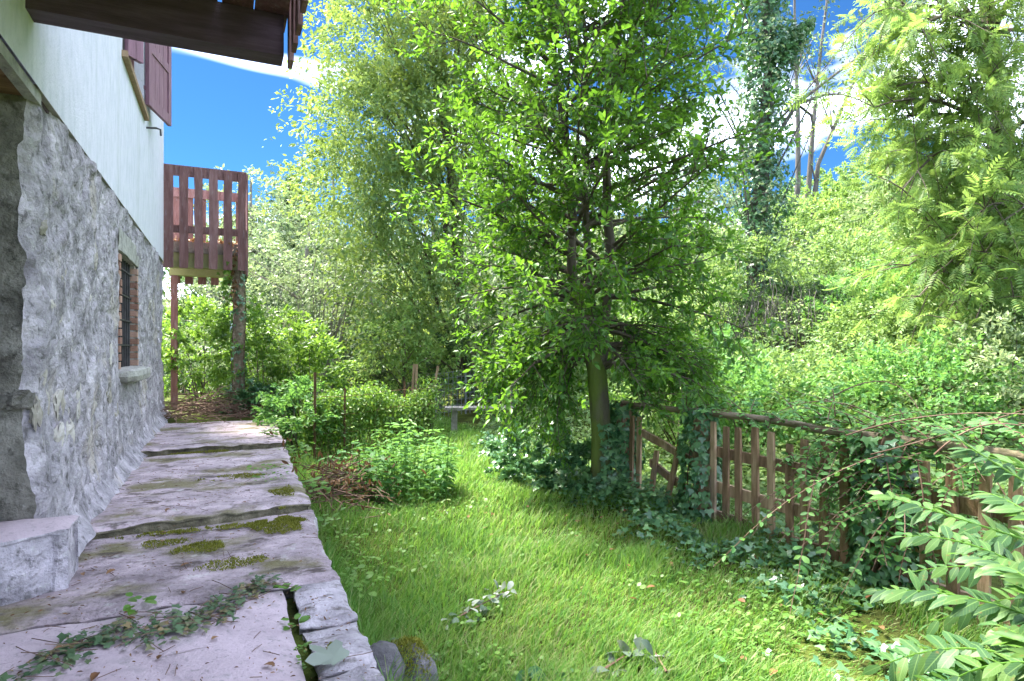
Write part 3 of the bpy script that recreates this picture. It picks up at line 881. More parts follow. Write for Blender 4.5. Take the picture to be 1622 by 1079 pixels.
# low flat step in front of the corner
a, b = Acc(), Acc()
slab_mesh(a, -2.2, -.655, lambda X: 3.06 + .38 * np.clip((X + 1.15) / .5, 0, 1), 3.70, lambda X, Y: .225 - .02 * (Y < 3.2) + .012 * np.sin(X * 5), .025, 77, .010, .03, .40, b)
a.build('ledge', M['concrete'], house, True); b.build('ledge', M['rough_plaster'], house)

# ------------------------------------------------------------------ plant builders
def curve_pts(p0, d, L, n=6, sag=0.0, wob=0.04, lift=0.0):
    d = unit(np.asarray(d, float))
    u = np.linspace(0, 1, n)[:, None]
    P = np.asarray(p0, float) + d * L * u + np.array([0, 0, -sag * L + lift * L]) * u ** 2
    w = rng.normal(size=(n, 3)) * wob * L * .5
    w[0] = 0
    return P + np.cumsum(w, 0) * u / max(1, n ** .5)


def perp_dir(t, ang, az):
    t = unit(t)
    r = np.array([0, 0, 1.]) if abs(t[2]) < .9 else np.array([1., 0, 0])
    a = unit(np.cross(t, r)); b = np.cross(t, a)
    return unit(t * math.cos(ang) + (a * math.cos(az) + b * math.sin(az)) * math.sin(ang))


def twig_leaves(P, T, step, size, out):
    """Alternate leaves along a twig (P points, T tangent)."""
    L = np.linalg.norm(P[-1] - P[0])
    n = max(3, int(L / step))
    for i in range(n):
        u = (i + .5) / n
        k = u * (len(P) - 1)
        j = min(int(k), len(P) - 2)
        p = P[j] + (P[j + 1] - P[j]) * (k - j)
        d = perp_dir(T, random.uniform(.6, 1.15), i * 2.4 + random.uniform(-.5, .5))
        out.append((p, d + np.array([0, 0, random.uniform(-.35, .15)]), size * random.uniform(.7, 1.2)))
    out.append((P[-1], T + rng.normal(size=3) * .15, size * random.uniform(.9, 1.2)))


def leaf_arrays(out, up=1.0, spread=.45):
    P = np.array([o[0] for o in out]); D = unit(np.array([o[1] for o in out])); S = np.array([o[2] for o in out])
    N = rng.normal(size=P.shape) * spread + np.array([0, 0, up])
    return P, D, N, S


def sprays(centers, dirs, lens, n, size, droop=.25, width=.22, up=.8, spread=.55, sj=.3):
    """Leaves set along drooping sprays; everything vectorised. centers (K,3), dirs (K,3), lens (K,)."""
    K = len(centers)
    u = rng.random((K, n)) ** .8
    dirs = unit(dirs)
    lens = np.broadcast_to(np.asarray(lens, float), (K,))
    P = centers[:, None] + dirs[:, None] * (lens[:, None] * u)[..., None]
    P = P + rng.normal(size=P.shape) * (width * lens[:, None] * (.35 + .65 * (1 - u)))[..., None] * np.array([1, 1, .55])
    P[..., 2] -= droop * lens[:, None] * u ** 2
    D = dirs[:, None] + rng.normal(size=P.shape) * .75
    D[..., 2] -= .35
    N = rng.normal(size=P.shape) * spread + np.array([0, 0, up])
    S = size * (1 + sj * rng.normal(size=(K, n))).clip(.5, 1.7)
    return P.reshape(-1, 3), D.reshape(-1, 3), N.reshape(-1, 3), S.ravel()


def ellipsoid_pts(c, r, n, shell=.45):
    d = rand_dirs(n)
    k = (shell + (1 - shell) * rng.random((n, 1)) ** .5)
    return np.asarray(c) + d * k * np.asarray(r), d


T_MAIN, T_MAINH = T_simple(.50, .06, .08), T_fine(.52, .07, .12, .6)
T_LOW = T_simple(.52, .08, .06)
T_LONG = T_simple(.34, .08, .15)
T_IVY = T_ivy()
T_PIN = T_pinnate(6, .32, .30, .30)


def stems_tree(name, base, top, r0, lobes, nspray, nleaf, size, mat, bark, label, cat='tree', group=None, droop=.3, slen=.8,
               lean=0.0, nlimb=26, tmpl=None, up=.8, shell=.4, ivy=None, limb_r=.035, sj=.3):
    """A background tree: trunk, limbs reaching the lobes of its crown, sprays of leaves on and in them."""
    base, top = np.asarray(base, float), np.asarray(top, float)
    t = empty(name, base, label, cat, group)
    u = np.linspace(0, 1, 9)[:, None]
    tr = base + (top - base) * u + np.cumsum(rng.normal(size=(9, 3)) * .03 * np.linalg.norm(top - base) / 9 * 3, 0) * u * np.array([1, 1, .2])
    a = Acc(); a.tube(tr, r0 * (1 - .8 * u[:, 0]), 8); a.build('trunk', bark, t, True)
    lw = np.array([np.prod(l[1]) ** .67 for l in lobes]); lw = lw / lw.sum()
    Cs, Ds, lim = [], [], Acc()
    for (c, r), w in zip(lobes, lw):
        k = max(4, int(nspray * w))
        p, d = ellipsoid_pts(c, r, k, shell)
        Cs.append(p); Ds.append(d)
        for i in range(max(2, int(nlimb * w))):
            q = p[random.randrange(k)]
            hz = np.clip((q[2] - base[2]) / max(.1, top[2] - base[2]) - random.uniform(.1, .35), .12, .97)
            s = tr[int(hz * 8)]
            m = (s + q) / 2 + np.array([0, 0, .12 * np.linalg.norm(q - s)]) + rng.normal(size=3) * .08 * np.linalg.norm(q - s)
            uu = np.linspace(0, 1, 7)[:, None]
            b = s * (1 - uu) ** 2 + 2 * m * uu * (1 - uu) + q * uu ** 2
            lim.tube(b, limb_r * (1 - .8 * uu[:, 0]) * random.uniform(.6, 1.2), 4)
            for _ in range(3):
                e = q + rng.normal(size=3) * .22 * np.asarray(r)
                j = b[4]
                lim.tube(np.stack([j, (j + e) / 2 + rng.normal(size=3) * .06, e]), np.array([.3, .2, .06]) * limb_r, 3)
    lim.build('limb', bark, t, True)
    Cs, Ds = np.concatenate(Cs), np.concatenate(Ds)
    Ds = Ds + rng.normal(size=Ds.shape) * .5 + np.array([0, 0, .1])
    lens = slen * rng.uniform(.5, 1.3, len(Cs))
    P, D, N, S = sprays(Cs, Ds, lens, nleaf, size, droop, up=up, sj=sj)
    foliage(t, P, D, N, S, tmpl or T_LOW, mat, 'crown')
    return t


def bush(name, c, r, nspray, nleaf, size, mat, label, cat='shrub', group=None, stems=10, slen=.35, droop=.25, tmpl=None, singles=0, hi=None,
         twigm=None, shell=.55, up=.8, single_name='leaf', spread=.55):
    c, r = np.asarray(c, float), np.asarray(r, float)
    zg = float(ground_h(c[0], c[1]))
    t = empty(name, (c[0], c[1], zg), label, cat, group)
    p, d = ellipsoid_pts(c, r, nspray, shell)
    bump = .8 + .45 * fbm(d[:, 0] * 2 + c[0], d[:, 1] * 2 + c[1], d[:, 2] * 2, 5, 3)
    p = c + (p - c) * bump[:, None]
    p[:, 2] = np.maximum(p[:, 2], ground_h(p[:, 0], p[:, 1]) + .03)
    a = Acc()
    for i in range(stems):
        q = p[random.randrange(nspray)]
        s = np.array([c[0] + random.uniform(-.25, .25) * r[0], c[1] + random.uniform(-.25, .25) * r[1], zg - .03])
        m = (s + q) / 2 + np.array([0, 0, .15 * r[2]])
        uu = np.linspace(0, 1, 6)[:, None]
        a.tube(s * (1 - uu) ** 2 + 2 * m * uu * (1 - uu) + q * uu ** 2, np.linspace(.014, .003, 6) * max(1, r[2]), 4)
    a.build('stem', twigm or M['bark'], t)
    P, D, N, S = sprays(p, d + np.array([0, 0, .35]), slen * rng.uniform(.5, 1.3, nspray), nleaf, size, droop, up=up, spread=spread)
    P[:, 2] = np.maximum(P[:, 2], ground_h(P[:, 0], P[:, 1]) + .01)
    foliage(t, P, D, N, S, tmpl or T_LOW, mat, 'foliage', singles, hi, single_name)
    return t


# ------------------------------------------------------------------ the broad-leaved tree on the lawn
TB = np.array([3.37, 5.13, -.47])
tree = empty('broadleaf_tree', TB, 'broad-leaved tree with mossy trunk standing beside the fence on the lawn', 'tree')
f0 = at(946, 596, 6.05)
bole = np.stack([TB + [0, 0, -.05], TB + [-.005, 0, .08], TB * .72 + f0 * .28, TB * .45 + f0 * .55 + [.02, 0, 0], f0, at(940, 560, 6.05)])
a = Acc(); a.tube(bole, [.16, .128, .105, .10, .098, .075], 12); a.build('trunk', M['mossy_bark'], tree, True)
STEMS = [([(942, 585), (925, 520), (909, 440), (905, 330), (892, 200), (872, 60), (855, -120), (850, -330)], 5.90, .062),
         ([(944, 590), (937, 500), (931, 400), (925, 280), (930, 150), (922, 0), (915, -180), (910, -420)], 6.25, .045),
         ([(950, 590), (958, 500), (966, 400), (958, 280), (966, 150), (985, 20), (1000, -150), (1005, -330)], 6.08, .064)]
leaves, sec, prim = [], Acc(), Acc()
stem_pts = []
for pts, dep, r in STEMS:
    n = len(pts)
    P = np.array([at(x, y, 6.05 + (dep - 6.05) * min(1, i / 3)) for i, (x, y) in enumerate(pts)])
    P[0] = f0 + (P[0] - f0) * .5 - [0, 0, .06]
    uu = np.linspace(0, n - 1, 28)
    P = np.stack([np.interp(uu, np.arange(n), P[:, k]) for k in range(3)], -1)
    P[1:] += rng.normal(size=(27, 3)) * .012
    a = Acc(); a.tube(P, np.linspace(r, .012, 28), 8); a.build('stem', M['bark'], tree, True)
    stem_pts.append(P)
CROWN = ([-.1, .3, .9, 1.5, 2.2, 3.0, 3.8, 4.6, 5.4, 6.2], [.6, .8, 1.1, 1.36, 1.52, 1.45, 1.32, 1.15, .85, .2])
axis_xy = np.array([3.27, 5.15])
NP = 175
for i in range(NP):
    P = stem_pts[i % 3]
    u = .06 + .92 * (i / NP) ** .95
    k = min(26, int(u * 27))
    p = P[k]
    az = i * 2.399 + random.uniform(-.4, .4)
    rad = float(np.interp(p[2] + .35, *CROWN))
    el = R(random.uniform(2, 22) + 26 * u)
    if u < .2: el = R(random.uniform(-12, 14))
    d = np.array([math.cos(az) * math.cos(el), math.sin(az) * math.cos(el), math.sin(el)])
    reach = max(.35, rad / max(.5, math.cos(el)) * random.uniform(.68, 1.06))
    B = curve_pts(p, d, reach, 8, sag=.10 if u > .25 else .30, wob=.07, lift=.06)
    prim.tube(B, np.linspace(.020, .004, 8) * (1.25 - .6 * u), 5)
    T = unit(np.gradient(B, axis=0))
    for s in range(11):
        v = .22 + .78 * (s + random.random() * .8) / 11
        kk = min(6, int(v * 7)); q = B[kk] + (B[kk + 1] - B[kk]) * (v * 7 - kk)
        sd = perp_dir(T[kk], random.uniform(.45, 1.0), random.uniform(0, 6.28)) + np.array([0, 0, .12])
        sl = reach * random.uniform(.16, .34) * (1.15 - .5 * v) + .08
        Sx = curve_pts(q, sd, sl, 4, sag=.12, wob=.05)
        sec.tube(Sx, np.linspace(.006, .0022, 4), 3)
        st = unit(Sx[-1] - Sx[0])
        twig_leaves(Sx[1:], st, .033, .069, leaves)
        for w in range(3):
            j = random.choice([1, 2, 3])
            td = perp_dir(st, random.uniform(.4, .9), random.uniform(0, 6.28)) + np.array([0, 0, .1])
            tw = curve_pts(Sx[j], td, random.uniform(.10, .19), 3, sag=.1)
            sec.tube(tw, np.array([.0028, .002, .0012]), 3)
            twig_leaves(tw, unit(tw[-1] - tw[0]), .0235, .067, leaves)
    twig_leaves(B[5:], T[-1], .032, .068, leaves)
# low sprays that hang to the ground left of and behind the bole
for i in range(30):
    if i < 16: s, e = at(random.uniform(890, 945), random.uniform(480, 590), 6.0), at(random.uniform(775, 890), random.uniform(560, 690), random.uniform(5.7, 6.8))
    else: s, e = at(random.uniform(945, 975), random.uniform(500, 600), 6.1), at(random.uniform(1010, 1130), random.uniform(530, 640), random.uniform(5.6, 6.6))
    m = (s + e) / 2 + np.array([0, 0, .25])
    uu = np.linspace(0, 1, 8)[:, None]
    B = s * (1 - uu) ** 2 + 2 * m * uu * (1 - uu) + e * uu ** 2
    prim.tube(B, np.linspace(.014, .003, 8), 4)
    T = unit(np.gradient(B, axis=0))
    for q in range(12):
        k = random.randint(3, 7)
        sd = perp_dir(T[k], random.uniform(.4, 1.1), random.uniform(0, 6.28)) + np.array([0, 0, -.1])
        Sx = curve_pts(B[k], sd, random.uniform(.18, .36), 4, sag=.3)
        sec.tube(Sx, np.linspace(.005, .002, 4), 3)
        twig_leaves(Sx, unit(Sx[-1] - Sx[0]), .028, .066, leaves)
prim.build('branch', M['bark'], tree, True, 'stuff')
sec.build('twig', M['bark'], tree, False, 'stuff')
P, D, N, S = leaf_arrays(leaves, .9, .5)
okz = P[:, 2] > ground_h(P[:, 0], P[:, 1]) + .05
tl, td = TB[0] * CS - TB[1] * SN, TB[0] * SN + TB[1] * CS
pl_, pd_ = P[:, 0] * CS - P[:, 1] * SN, P[:, 0] * SN + P[:, 1] * CS
okz &= ~((np.abs(pl_ - tl) < .24) & (P[:, 2] < .66) & (pd_ < td + .1))
P, D, N, S = P[okz], D[okz], N[okz], S[okz]
dd = P[:, 0] * SN + P[:, 1] * CS
ax = np.hypot(P[:, 0] - axis_xy[0], P[:, 1] - axis_xy[1])
foliage(tree, P, D, N, S, T_MAIN, M['tree_leaf'], 'crown', 300, T_MAINH, pick=S * 2 - dd * .35)
print('main leaves', len(P))

# ------------------------------------------------------------------ background trees
FARG = 'trees of the wood behind the garden'
def lob(*ls): return [(at(x, y, d), r) for (x, y, d, r) in ls]
def gpt(px, d):
    p = at(px, HY, d); p[2] = ground_h(p[0], p[1]); return p

stems_tree('lime_tree', gpt(745, 14.5), at(665, -160, 13.2), .17,
           lob((640, 60, 13, (1.7, 1.6, 1.2)), (700, -60, 13, (1.8, 1.6, 1.4)), (585, 190, 12.6, (1.2, 1.1, .9)), (660, 200, 13.4, (1.5, 1.4, 1.0)), (575, 290, 12.6, (1.1, 1.0, .75)),
               (650, 330, 13.2, (1.3, 1.2, .9)), (630, 430, 12.8, (1.1, 1.0, .8)), (700, 470, 13.6, (1.0, 1.0, .7)), (730, 130, 14, (1.5, 1.5, 1.4)), (620, 530, 13.0, (.7, .7, .5))),
           2300, 30, .088, M['lime_leaf'], M['bark'], 'tall yellowish green tree leaning over the hedge with thin drooping sprays', group=None, droop=.55, slen=.75, nlimb=44, limb_r=.05)
stems_tree('ivy_clad_tree', gpt(1200, 13.2), at(1215, -300, 13.0), .20,
           lob((1150, 60, 13.4, (1.2, 1.1, .9)), (1165, 330, 13.0, (.9, .8, .9)), (1215, 420, 12.8, (.8, .7, .7)), (1190, -120, 13.2, (1.3, 1.2, 1.2)), (1130, 220, 13.2, (1.0, 1.0, .8)), (1275, 120, 13.0, (.7, .7, .5)), (1300, 60, 13.0, (.7, .7, .4))),
           430, 16, .08, M['wood_leaf'], M['dull_bark'], 'tall trunk wrapped in dark ivy rising behind the broad-leaved tree', droop=.4, slen=.7, nlimb=24, limb_r=.03)
tI = [o for o in C.objects if o.name.startswith('ivy_clad_tree')][0]
bi, ti = gpt(1200, 13.2), at(1215, -300, 13.0)
u = rng.random(9000)
az = rng.random(9000) * 6.283
lump = .22 + .55 * fbm(u * 22, np.cos(az) * 1.2, np.sin(az) * 1.2, 44, 3)
P = bi + (ti - bi) * u[:, None] + np.stack([np.cos(az), np.sin(az), 0 * az], -1) * (lump * rng.uniform(.35, 1.25, 9000))[:, None]
arm0, arm1 = at(1222, 95, 13.0), at(1285, 35, 12.8)
na = 1500
ua = rng.random(na)
Pa = arm0 + (arm1 - arm0) * ua[:, None] + rng.normal(size=(na, 3)) * (.16 * (1.2 - ua))[:, None]
P = np.concatenate([P, Pa]); az = np.concatenate([az, rng.random(na) * 6.283])
D = np.stack([np.cos(az) * .6, np.sin(az) * .6, -1 + 0 * az], -1) + rng.normal(size=P.shape) * .5
N = np.stack([np.cos(az), np.sin(az), .5 + 0 * az], -1) + rng.normal(size=P.shape) * .4
foliage(tI, P, D, N, rng.uniform(.06, .11, len(P)), T_IVY, M['ivy_leaf'], 'ivy')
a = Acc()
for k in range(14):
    s = at(random.uniform(1165, 1235), random.uniform(20, 420), 12.8)
    a.tube(curve_pts(s, np.array([random.uniform(-1, 1), -.3, random.uniform(-.2, .7)]), random.uniform(.6, 1.6), 6, .2, .12), np.linspace(.014, .004, 6), 3)
for e in ((1335, 150), (1290, 215), (1400, 60)):
    a.tube(np.stack([at(1232, 215, 13), at(1262, 165, 13), at(e[0] * .5 + 640, e[1] * .5 + 75, 13), at(*e, 13)]), [.05, .04, .03, .01], 5)
a.build('bare_branch', M['dull_bark'], tI, False, 'stuff')

BARE = 'thin bare trunks on the hill'
for (xb, yb, xm, ym, xt, yt, lab) in ((1258, 392, 1264, 180, 1258, -60, 'leftmost of three thin bare trunks against the sky'),
                                      (1268, 388, 1288, 200, 1318, -60, 'middle one of three thin bare trunks, leaning right'),
                                      (1275, 400, 1296, 260, 1390, 50, 'rightmost thin bare trunk, strongly leaning right')):
    b = at(xb, yb, 21); b[2] = min(b[2], ground_h(b[0], b[1])) - .1
    t = empty('bare_tree', b, lab, 'tree', BARE)
    Pt = np.stack([b, at(xb, yb, 21), at((xb + xm) / 2 + 3, (yb + ym) / 2, 21), at(xm, ym, 21), at((xm + xt) / 2 - 2, (ym + yt) / 2, 21), at(xt, yt, 21)])
    a = Acc(); a.tube(Pt, np.linspace(.15, .03, 6), 6); a.build('trunk', M['dull_bark'], t, True)
    a = Acc(); tips = []
    for k in range(9):
        i = random.randint(2, 4); s = Pt[i] * .5 + Pt[i + 1] * .5
        B = curve_pts(s, (random.uniform(-1, 1), 0, 1.1), random.uniform(.8, 2.2), 5, 0, .1)
        a.tube(B, np.linspace(.03, .008, 5), 3); tips.append(B[-1]); tips.append(B[-2])
    a.build('branch', M['dull_bark'], t, False, 'stuff')
    P, D, N, S = sprays(np.array(tips), rand_dirs(len(tips)), .7, 9, .11, .2)
    foliage(t, P, D, N, S, T_LOW, M['hill_leaf'], 'crown')

# yellow-green tree with feathered leaves at the right
yb_ = gpt(1660, 9.2)
yt = empty('feather_leaved_tree', yb_, 'bright yellow-green tree with feathery drooping leaves arching in over the bramble hillside', 'tree')
trk = np.stack([yb_ - [0, 0, .1], at(1640, 420, 9.1), at(1592, 230, 8.9), at(1570, 60, 8.7), at(1540, -160, 8.5)])
a = Acc(); a.tube(trk, [.17, .14, .12, .10, .06], 8); a.build('trunk', M['bark'], yt, True)
lim = Acc(); FP, FD = [], []
LIMBS = [((1592, 230, 8.9), (1480, 330, 8.0)), ((1592, 230, 8.9), (1420, 190, 8.2)), ((1575, 90, 8.7), (1410, 60, 8.3)), ((1575, 90, 8.7), (1470, -40, 8.2)), ((1592, 230, 8.9), (1540, 150, 7.6)),
         ((1640, 420, 9.1), (1500, 420, 7.3)), ((1640, 420, 9.1), (1470, 350, 7.6)), ((1640, 420, 9.1), (1560, 330, 6.9)), ((1640, 420, 9.1), (1600, 440, 6.8)), ((1570, 60, 8.7), (1560, -60, 7.6)),
         ((1570, 60, 8.7), (1640, 60, 7.8)), ((1592, 230, 8.9), (1640, 200, 7.6)), ((1592, 230, 8.9), (1450, 130, 8.0)), ((1640, 420, 9.1), (1530, 280, 7.3)), ((1570, 60, 8.7), (1520, 40, 7.9)), ((1640, 420, 9.1), (1620, 330, 7.0)),
         ((1570, 60, 8.7), (1430, -10, 8.6)), ((1592, 230, 8.9), (1400, 120, 8.4)), ((1592, 230, 8.9), (1405, 240, 8.6)), ((1640, 420, 9.1), (1440, 420, 7.6)), ((1640, 420, 9.1), (1520, 460, 7.0)), ((1640, 420, 9.1), (1590, 390, 7.2)), ((1640, 420, 9.1), (1560, 400, 7.0)), ((1570, 60, 8.7), (1620, -20, 7.9)), ((1592, 230, 8.9), (1450, 260, 8.6)), ((1640, 420, 9.1), (1540, 380, 7.9)), ((1640, 420, 9.1), (1580, 470, 7.6)), ((1570, 60, 8.7), (1500, 110, 8.3)), ((1640, 420, 9.1), (1610, 260, 8.0)), ((1592, 230, 8.9), (1560, 90, 7.8)), ((1640, 420, 9.1), (1455, 470, 7.2)), ((1640, 420, 9.1), (1540, 520, 6.8)), ((1592, 230, 8.9), (1385, 170, 7.6)), ((1570, 60, 8.7), (1385, 20, 7.9)), ((1570, 60, 8.7), (1440, 60, 7.2)), ((1592, 230, 8.9), (1430, 300, 7.4)), ((1592, 230, 8.9), (1500, 220, 8.0))]
for s, e in LIMBS:
    s, e = at(*s), at(*e)
    L = np.linalg.norm(e - s)
    m = (s + e) / 2 + np.array([0, 0, .22 * L])
    uu = np.linspace(0, 1, 9)[:, None]
    B = s * (1 - uu) ** 2 + 2 * m * uu * (1 - uu) + e * uu ** 2
    lim.tube(B, np.linspace(.045, .008, 9), 5)
    T = unit(np.gradient(B, axis=0))
    for k in range(14):
        i = random.randint(4, 8)
        d = perp_dir(T[i], random.uniform(.4, 1.2), random.uniform(0, 6.28)) + np.array([0, 0, .15])
        Bx = curve_pts(B[i], d, random.uniform(.35, .95), 5, .25, .08)
        lim.tube(Bx, np.linspace(.010, .003, 5), 3)
        tx = unit(Bx[-1] - Bx[0])
        for q in range(10):
            FP.append(Bx[random.randint(1, 4)] + rng.normal(size=3) * .03)
            FD.append(perp_dir(tx, random.uniform(.3, 1.1), random.uniform(0, 6.28)) + np.array([0, 0, -.08]))
lim.build('limb', M['bark'], yt, True)
FP, FD = np.array(FP), np.array(FD)
FN = rng.normal(size=FP.shape) * .8 + np.array([0, 0, 1.0])
foliage(yt, FP, FD, FN, rng.uniform(.14, .27, len(FP)), T_PIN, M['yellow_leaf'], 'crown', 300)
lc = lob((1490, 90, 9.4, (1.0, .8, .9)), (1560, 230, 9.6, (1.0, .8, .9)), (1610, 60, 9.2, (1.0, .8, 1.0)), (1470, 310, 8.8, (.8, .7, .5)), (1570, 390, 8.6, (1.0, .7, .7)), (1430, 180, 9.2, (.6, .5, .5)), (1540, -60, 9.2, (1.1, .9, .8)))
Pc, Dc = [], []
for c_, r_ in lc:
    p_, d_ = ellipsoid_pts(c_, r_, 34, .3); Pc.append(p_); Dc.append(d_)
P, D, N, S = sprays(np.concatenate(Pc), np.concatenate(Dc) + [0, 0, .2], .6, 17, .075, .2)
foliage(yt, P, D, N, S, T_LOW, M['yellow_leaf'], 'crown')
# wood behind: individual trees and conifers
WOOD = [('conifer', 462, 26, (462, 322), 2.0, 'dark_leaf', 'dark narrow conifer left of the tall yellowish tree'),
        ('pale_tree', 408, 22, (405, 330), 1.6, 'pale_leaf', 'pale thin tree beside the wooden balcony post, against the sky'),
        ('woodland_tree', 530, 24, (525, 330), 2.6, 'wood_leaf', 'mid green woodland tree behind the pale shrub with grey stems'),
        ('woodland_tree', 330, 20, (320, 470), 2.2, 'dark_leaf', 'dark woodland tree seen below the wooden balcony'),
        ('woodland_tree', 820, 22, (815, 250), 3.6, 'wood_leaf', 'large woodland tree half hidden behind the lawn tree crown'),
        ('woodland_tree', 1000, 24, (1000, 300), 3.4, 'pale_leaf', 'pale woodland tree seen through the right of the lawn tree crown'),
        ('woodland_tree', 1120, 21, (1110, 380), 2.6, 'wood_leaf', 'woodland tree beside the foot of the ivy clad trunk'),
        ('woodland_tree', 690, 26, (690, 330), 3.0, 'dark_leaf', 'dark woodland tree filling the gap behind the tall yellowish tree'),
        ('woodland_tree', 275, 25, (275, 440), 2.6, 'pale_leaf', 'pale woodland tree at the house corner behind the balcony'),
        ('woodland_tree', 420, 27, (425, 400), 2.8, 'wood_leaf', 'green woodland tree behind the balcony railing and post'),
        ('woodland_tree', 480, 19, (480, 420), 2.0, 'wood_leaf', 'mid green tree just behind the silvery shrub'),
        ('woodland_tree', 590, 18, (590, 470), 2.0, 'wood_leaf', 'green tree filling the space under the tall yellowish tree'),
        ('woodland_tree', 760, 17, (760, 470), 2.0, 'wood_leaf', 'green tree behind the three stakes and the bench'),
        ('conifer', 492, 28, (490, 345), 1.8, 'dark_leaf', 'second dark conifer, partly behind the tall yellowish tree'),
        ('woodland_tree', 900, 18, (900, 450), 2.2, 'pale_leaf', 'pale tree low behind the lawn tree trunk')]
for nm, px, d, (cx_, cy_), rr, mt, lab in WOOD:
    b = gpt(px, d)
    c = at(cx_, cy_, d)
    h = c[2] - b[2]
    if nm == 'conifer':
        t = empty(nm, b, lab, 'tree')
        top = c + np.array([0, 0, 1.2])
        a = Acc(); a.tube(np.stack([b, (b + top) / 2, top]), [.2, .12, .02], 6); a.build('trunk', M['bark'], t)
        K = 420
        q = rng.random(K)
        az = rng.random(K) * 6.283
        rad = (1 - q) * rr * .75 * (.75 + .5 * np.sin(q * 60) * .5)
        Pc = b + (top - b) * (.12 + .88 * q)[:, None]
        dd_ = np.stack([np.cos(az), np.sin(az), -.25 + 0 * az], -1)
        P, D, N, S = sprays(Pc, dd_, rad + .15, 30, .14, .15, .10)
        foliage(t, P, D, N, S, T_LONG, M[mt], 'crown')
        continue
    stems_tree(nm, b, c + np.array([0, 0, rr * .6]), .16,
               [(c, (rr * .8, rr * .8, rr * .7)), (c + np.array([CS * rr * .5, -SN * rr * .5, -rr * .75]), (rr * .7, rr * .7, rr * .7)),
                (c + np.array([-CS * rr * .5, SN * rr * .5, -rr * .95]), (rr * .7, rr * .7, rr * .6)), (c + np.array([0, 0, -rr * 1.6]), (rr * .8, rr * .8, rr * .7))],
               int(200 * rr), 26, .145, M[mt], M['grey_bark'], lab, droop=.3, slen=.9, nlimb=20, limb_r=.04)

bush('woodland_shrub', at(300, 545, 17), (1.6, 1.0, 1.0), 170, 36, .11, M['dark_leaf'], 'shrub low behind the left balcony post', 'shrub')
bush('woodland_shrub', at(420, 560, 17), (1.8, 1.0, 1.0), 170, 36, .11, M['pale_leaf'], 'pale shrub low behind the right balcony post', 'shrub')
bush('woodland_shrub', at(650, 575, 17), (1.8, 1.0, 1.0), 170, 36, .11, M['dark_leaf'], 'shrub low behind the young yellow-green tree', 'shrub')
# pale shrub with grey stems, yellow-green little tree, dark evergreen by the bench
pg = stems_tree('pale_shrub', gpt(475, 14), at(470, 420, 13.8), .05,
           lob((430, 470, 13.5, (.9, .8, .7)), (500, 430, 13.6, (.9, .8, .8)), (440, 560, 13.2, (1.0, .8, .6)), (530, 470, 14, (.7, .7, .7)), (340, 500, 13.5, (1.0, .8, .8)), (400, 400, 14, (.7, .7, .6))),
           420, 24, .075, M['pale_leaf'], M['grey_bark'], 'pale silvery shrub with bare grey stems beyond the vine hedge', 'shrub', nlimb=30, slen=.6, limb_r=.022)
a = Acc()
for k in range(30):
    s = gpt(random.uniform(495, 525), 13.4) + [0, 0, .2]
    e = at(random.uniform(440, 600), random.uniform(360, 560), 13.3)
    m = (s + e) / 2 + np.array([0, 0, .5])
    uu = np.linspace(0, 1, 7)[:, None]
    a.tube(s * (1 - uu) ** 2 + 2 * m * uu * (1 - uu) + e * uu ** 2, np.linspace(.022, .005, 7), 4)
a.build('bare_stem', M['grey_bark'], pg, False, 'stuff')
stems_tree('young_tree', gpt(640, 12.2), at(640, 500, 12.0), .04,
           lob((620, 545, 11.8, (.55, .5, .45)), (660, 520, 12, (.5, .5, .45)), (600, 590, 11.8, (.5, .5, .3)), (690, 560, 12, (.5, .5, .4))),
           150, 24, .075, M['yellow_leaf'], M['bark'], 'small yellow-green young tree just behind the vine hedge', droop=.35, slen=.45, nlimb=14, limb_r=.014)
bush('evergreen_shrub', at(735, 590, 13.4), (1.0, .8, .9), 150, 40, .07, M['dark_leaf'], 'dark evergreen shrub behind the wire mesh and bench', 'shrub')
bush('evergreen_shrub', at(560, 600, 15.5), (1.5, .8, 1.0), 150, 40, .08, M['dark_leaf'], 'dark shrub in the shady gap behind the hedge', 'shrub')
bush('evergreen_shrub', at(860, 600, 13.6), (1.2, .8, .9), 150, 40, .075, M['hill_leaf'], 'green shrub behind the lawn tree hanging branches', 'shrub')
bush('evergreen_shrub', at(1010, 560, 12.5), (1.5, 1.0, 1.2), 240, 40, .075, M['hill_leaf'], 'green thicket right behind the lawn tree trunk', 'shrub')

# ------------------------------------------------------------------ hillside
nh = 150000
px = rng.uniform(760, 1760, nh)
dep = np.exp(rng.uniform(math.log(4.2), math.log(30), nh))
t = (px - CX) / F_PX
X, Y = dep * (SN + t * CS), dep * (CS - t * SN)
ok = (X > 3.85) & ((Y < 13) | (X > 7)) & (X + .1 * Y > 4.1)
X, Y, dep = X[ok], Y[ok], dep[ok]
rampv = sstep(3.9, 7.5, X)
mound = fbm(X * .9, Y * .9, 0, 55, 4, .5)
veg = (.06 + .16 * rampv) + (.16 + .95 * rampv) * np.clip(mound - .34, 0, 1) * 1.5
depthf = rng.random(len(X)) ** 2.2
Z = ground_h(X, Y) + veg * (1 - depthf * .75)
P = np.stack([X, Y, Z], -1)
e = .12
gxn = (fbm((X + e) * .9, Y * .9, 0, 55, 4) - mound) / e
gyn = (fbm(X * .9, (Y + e) * .9, 0, 55, 4) - mound) / e
N = np.stack([-gxn * .9 - .36, -gyn * .9, 1 + 0 * X], -1) + rng.normal(size=P.shape) * .42
D = rng.normal(size=P.shape) * np.array([1, 1, .5]) + np.array([-.2, -.2, -.2])
foliage(None, P, D, N, (.034 + .0042 * dep) * rng.uniform(.7, 1.35, len(P)), T_LOW, M['hill_leaf'], 'bramble_undergrowth')
tag(bpy.data.objects['bramble_undergrowth'], 'bright bramble and creeper undergrowth covering the hillside beyond the fence', 'undergrowth', kind='stuff')
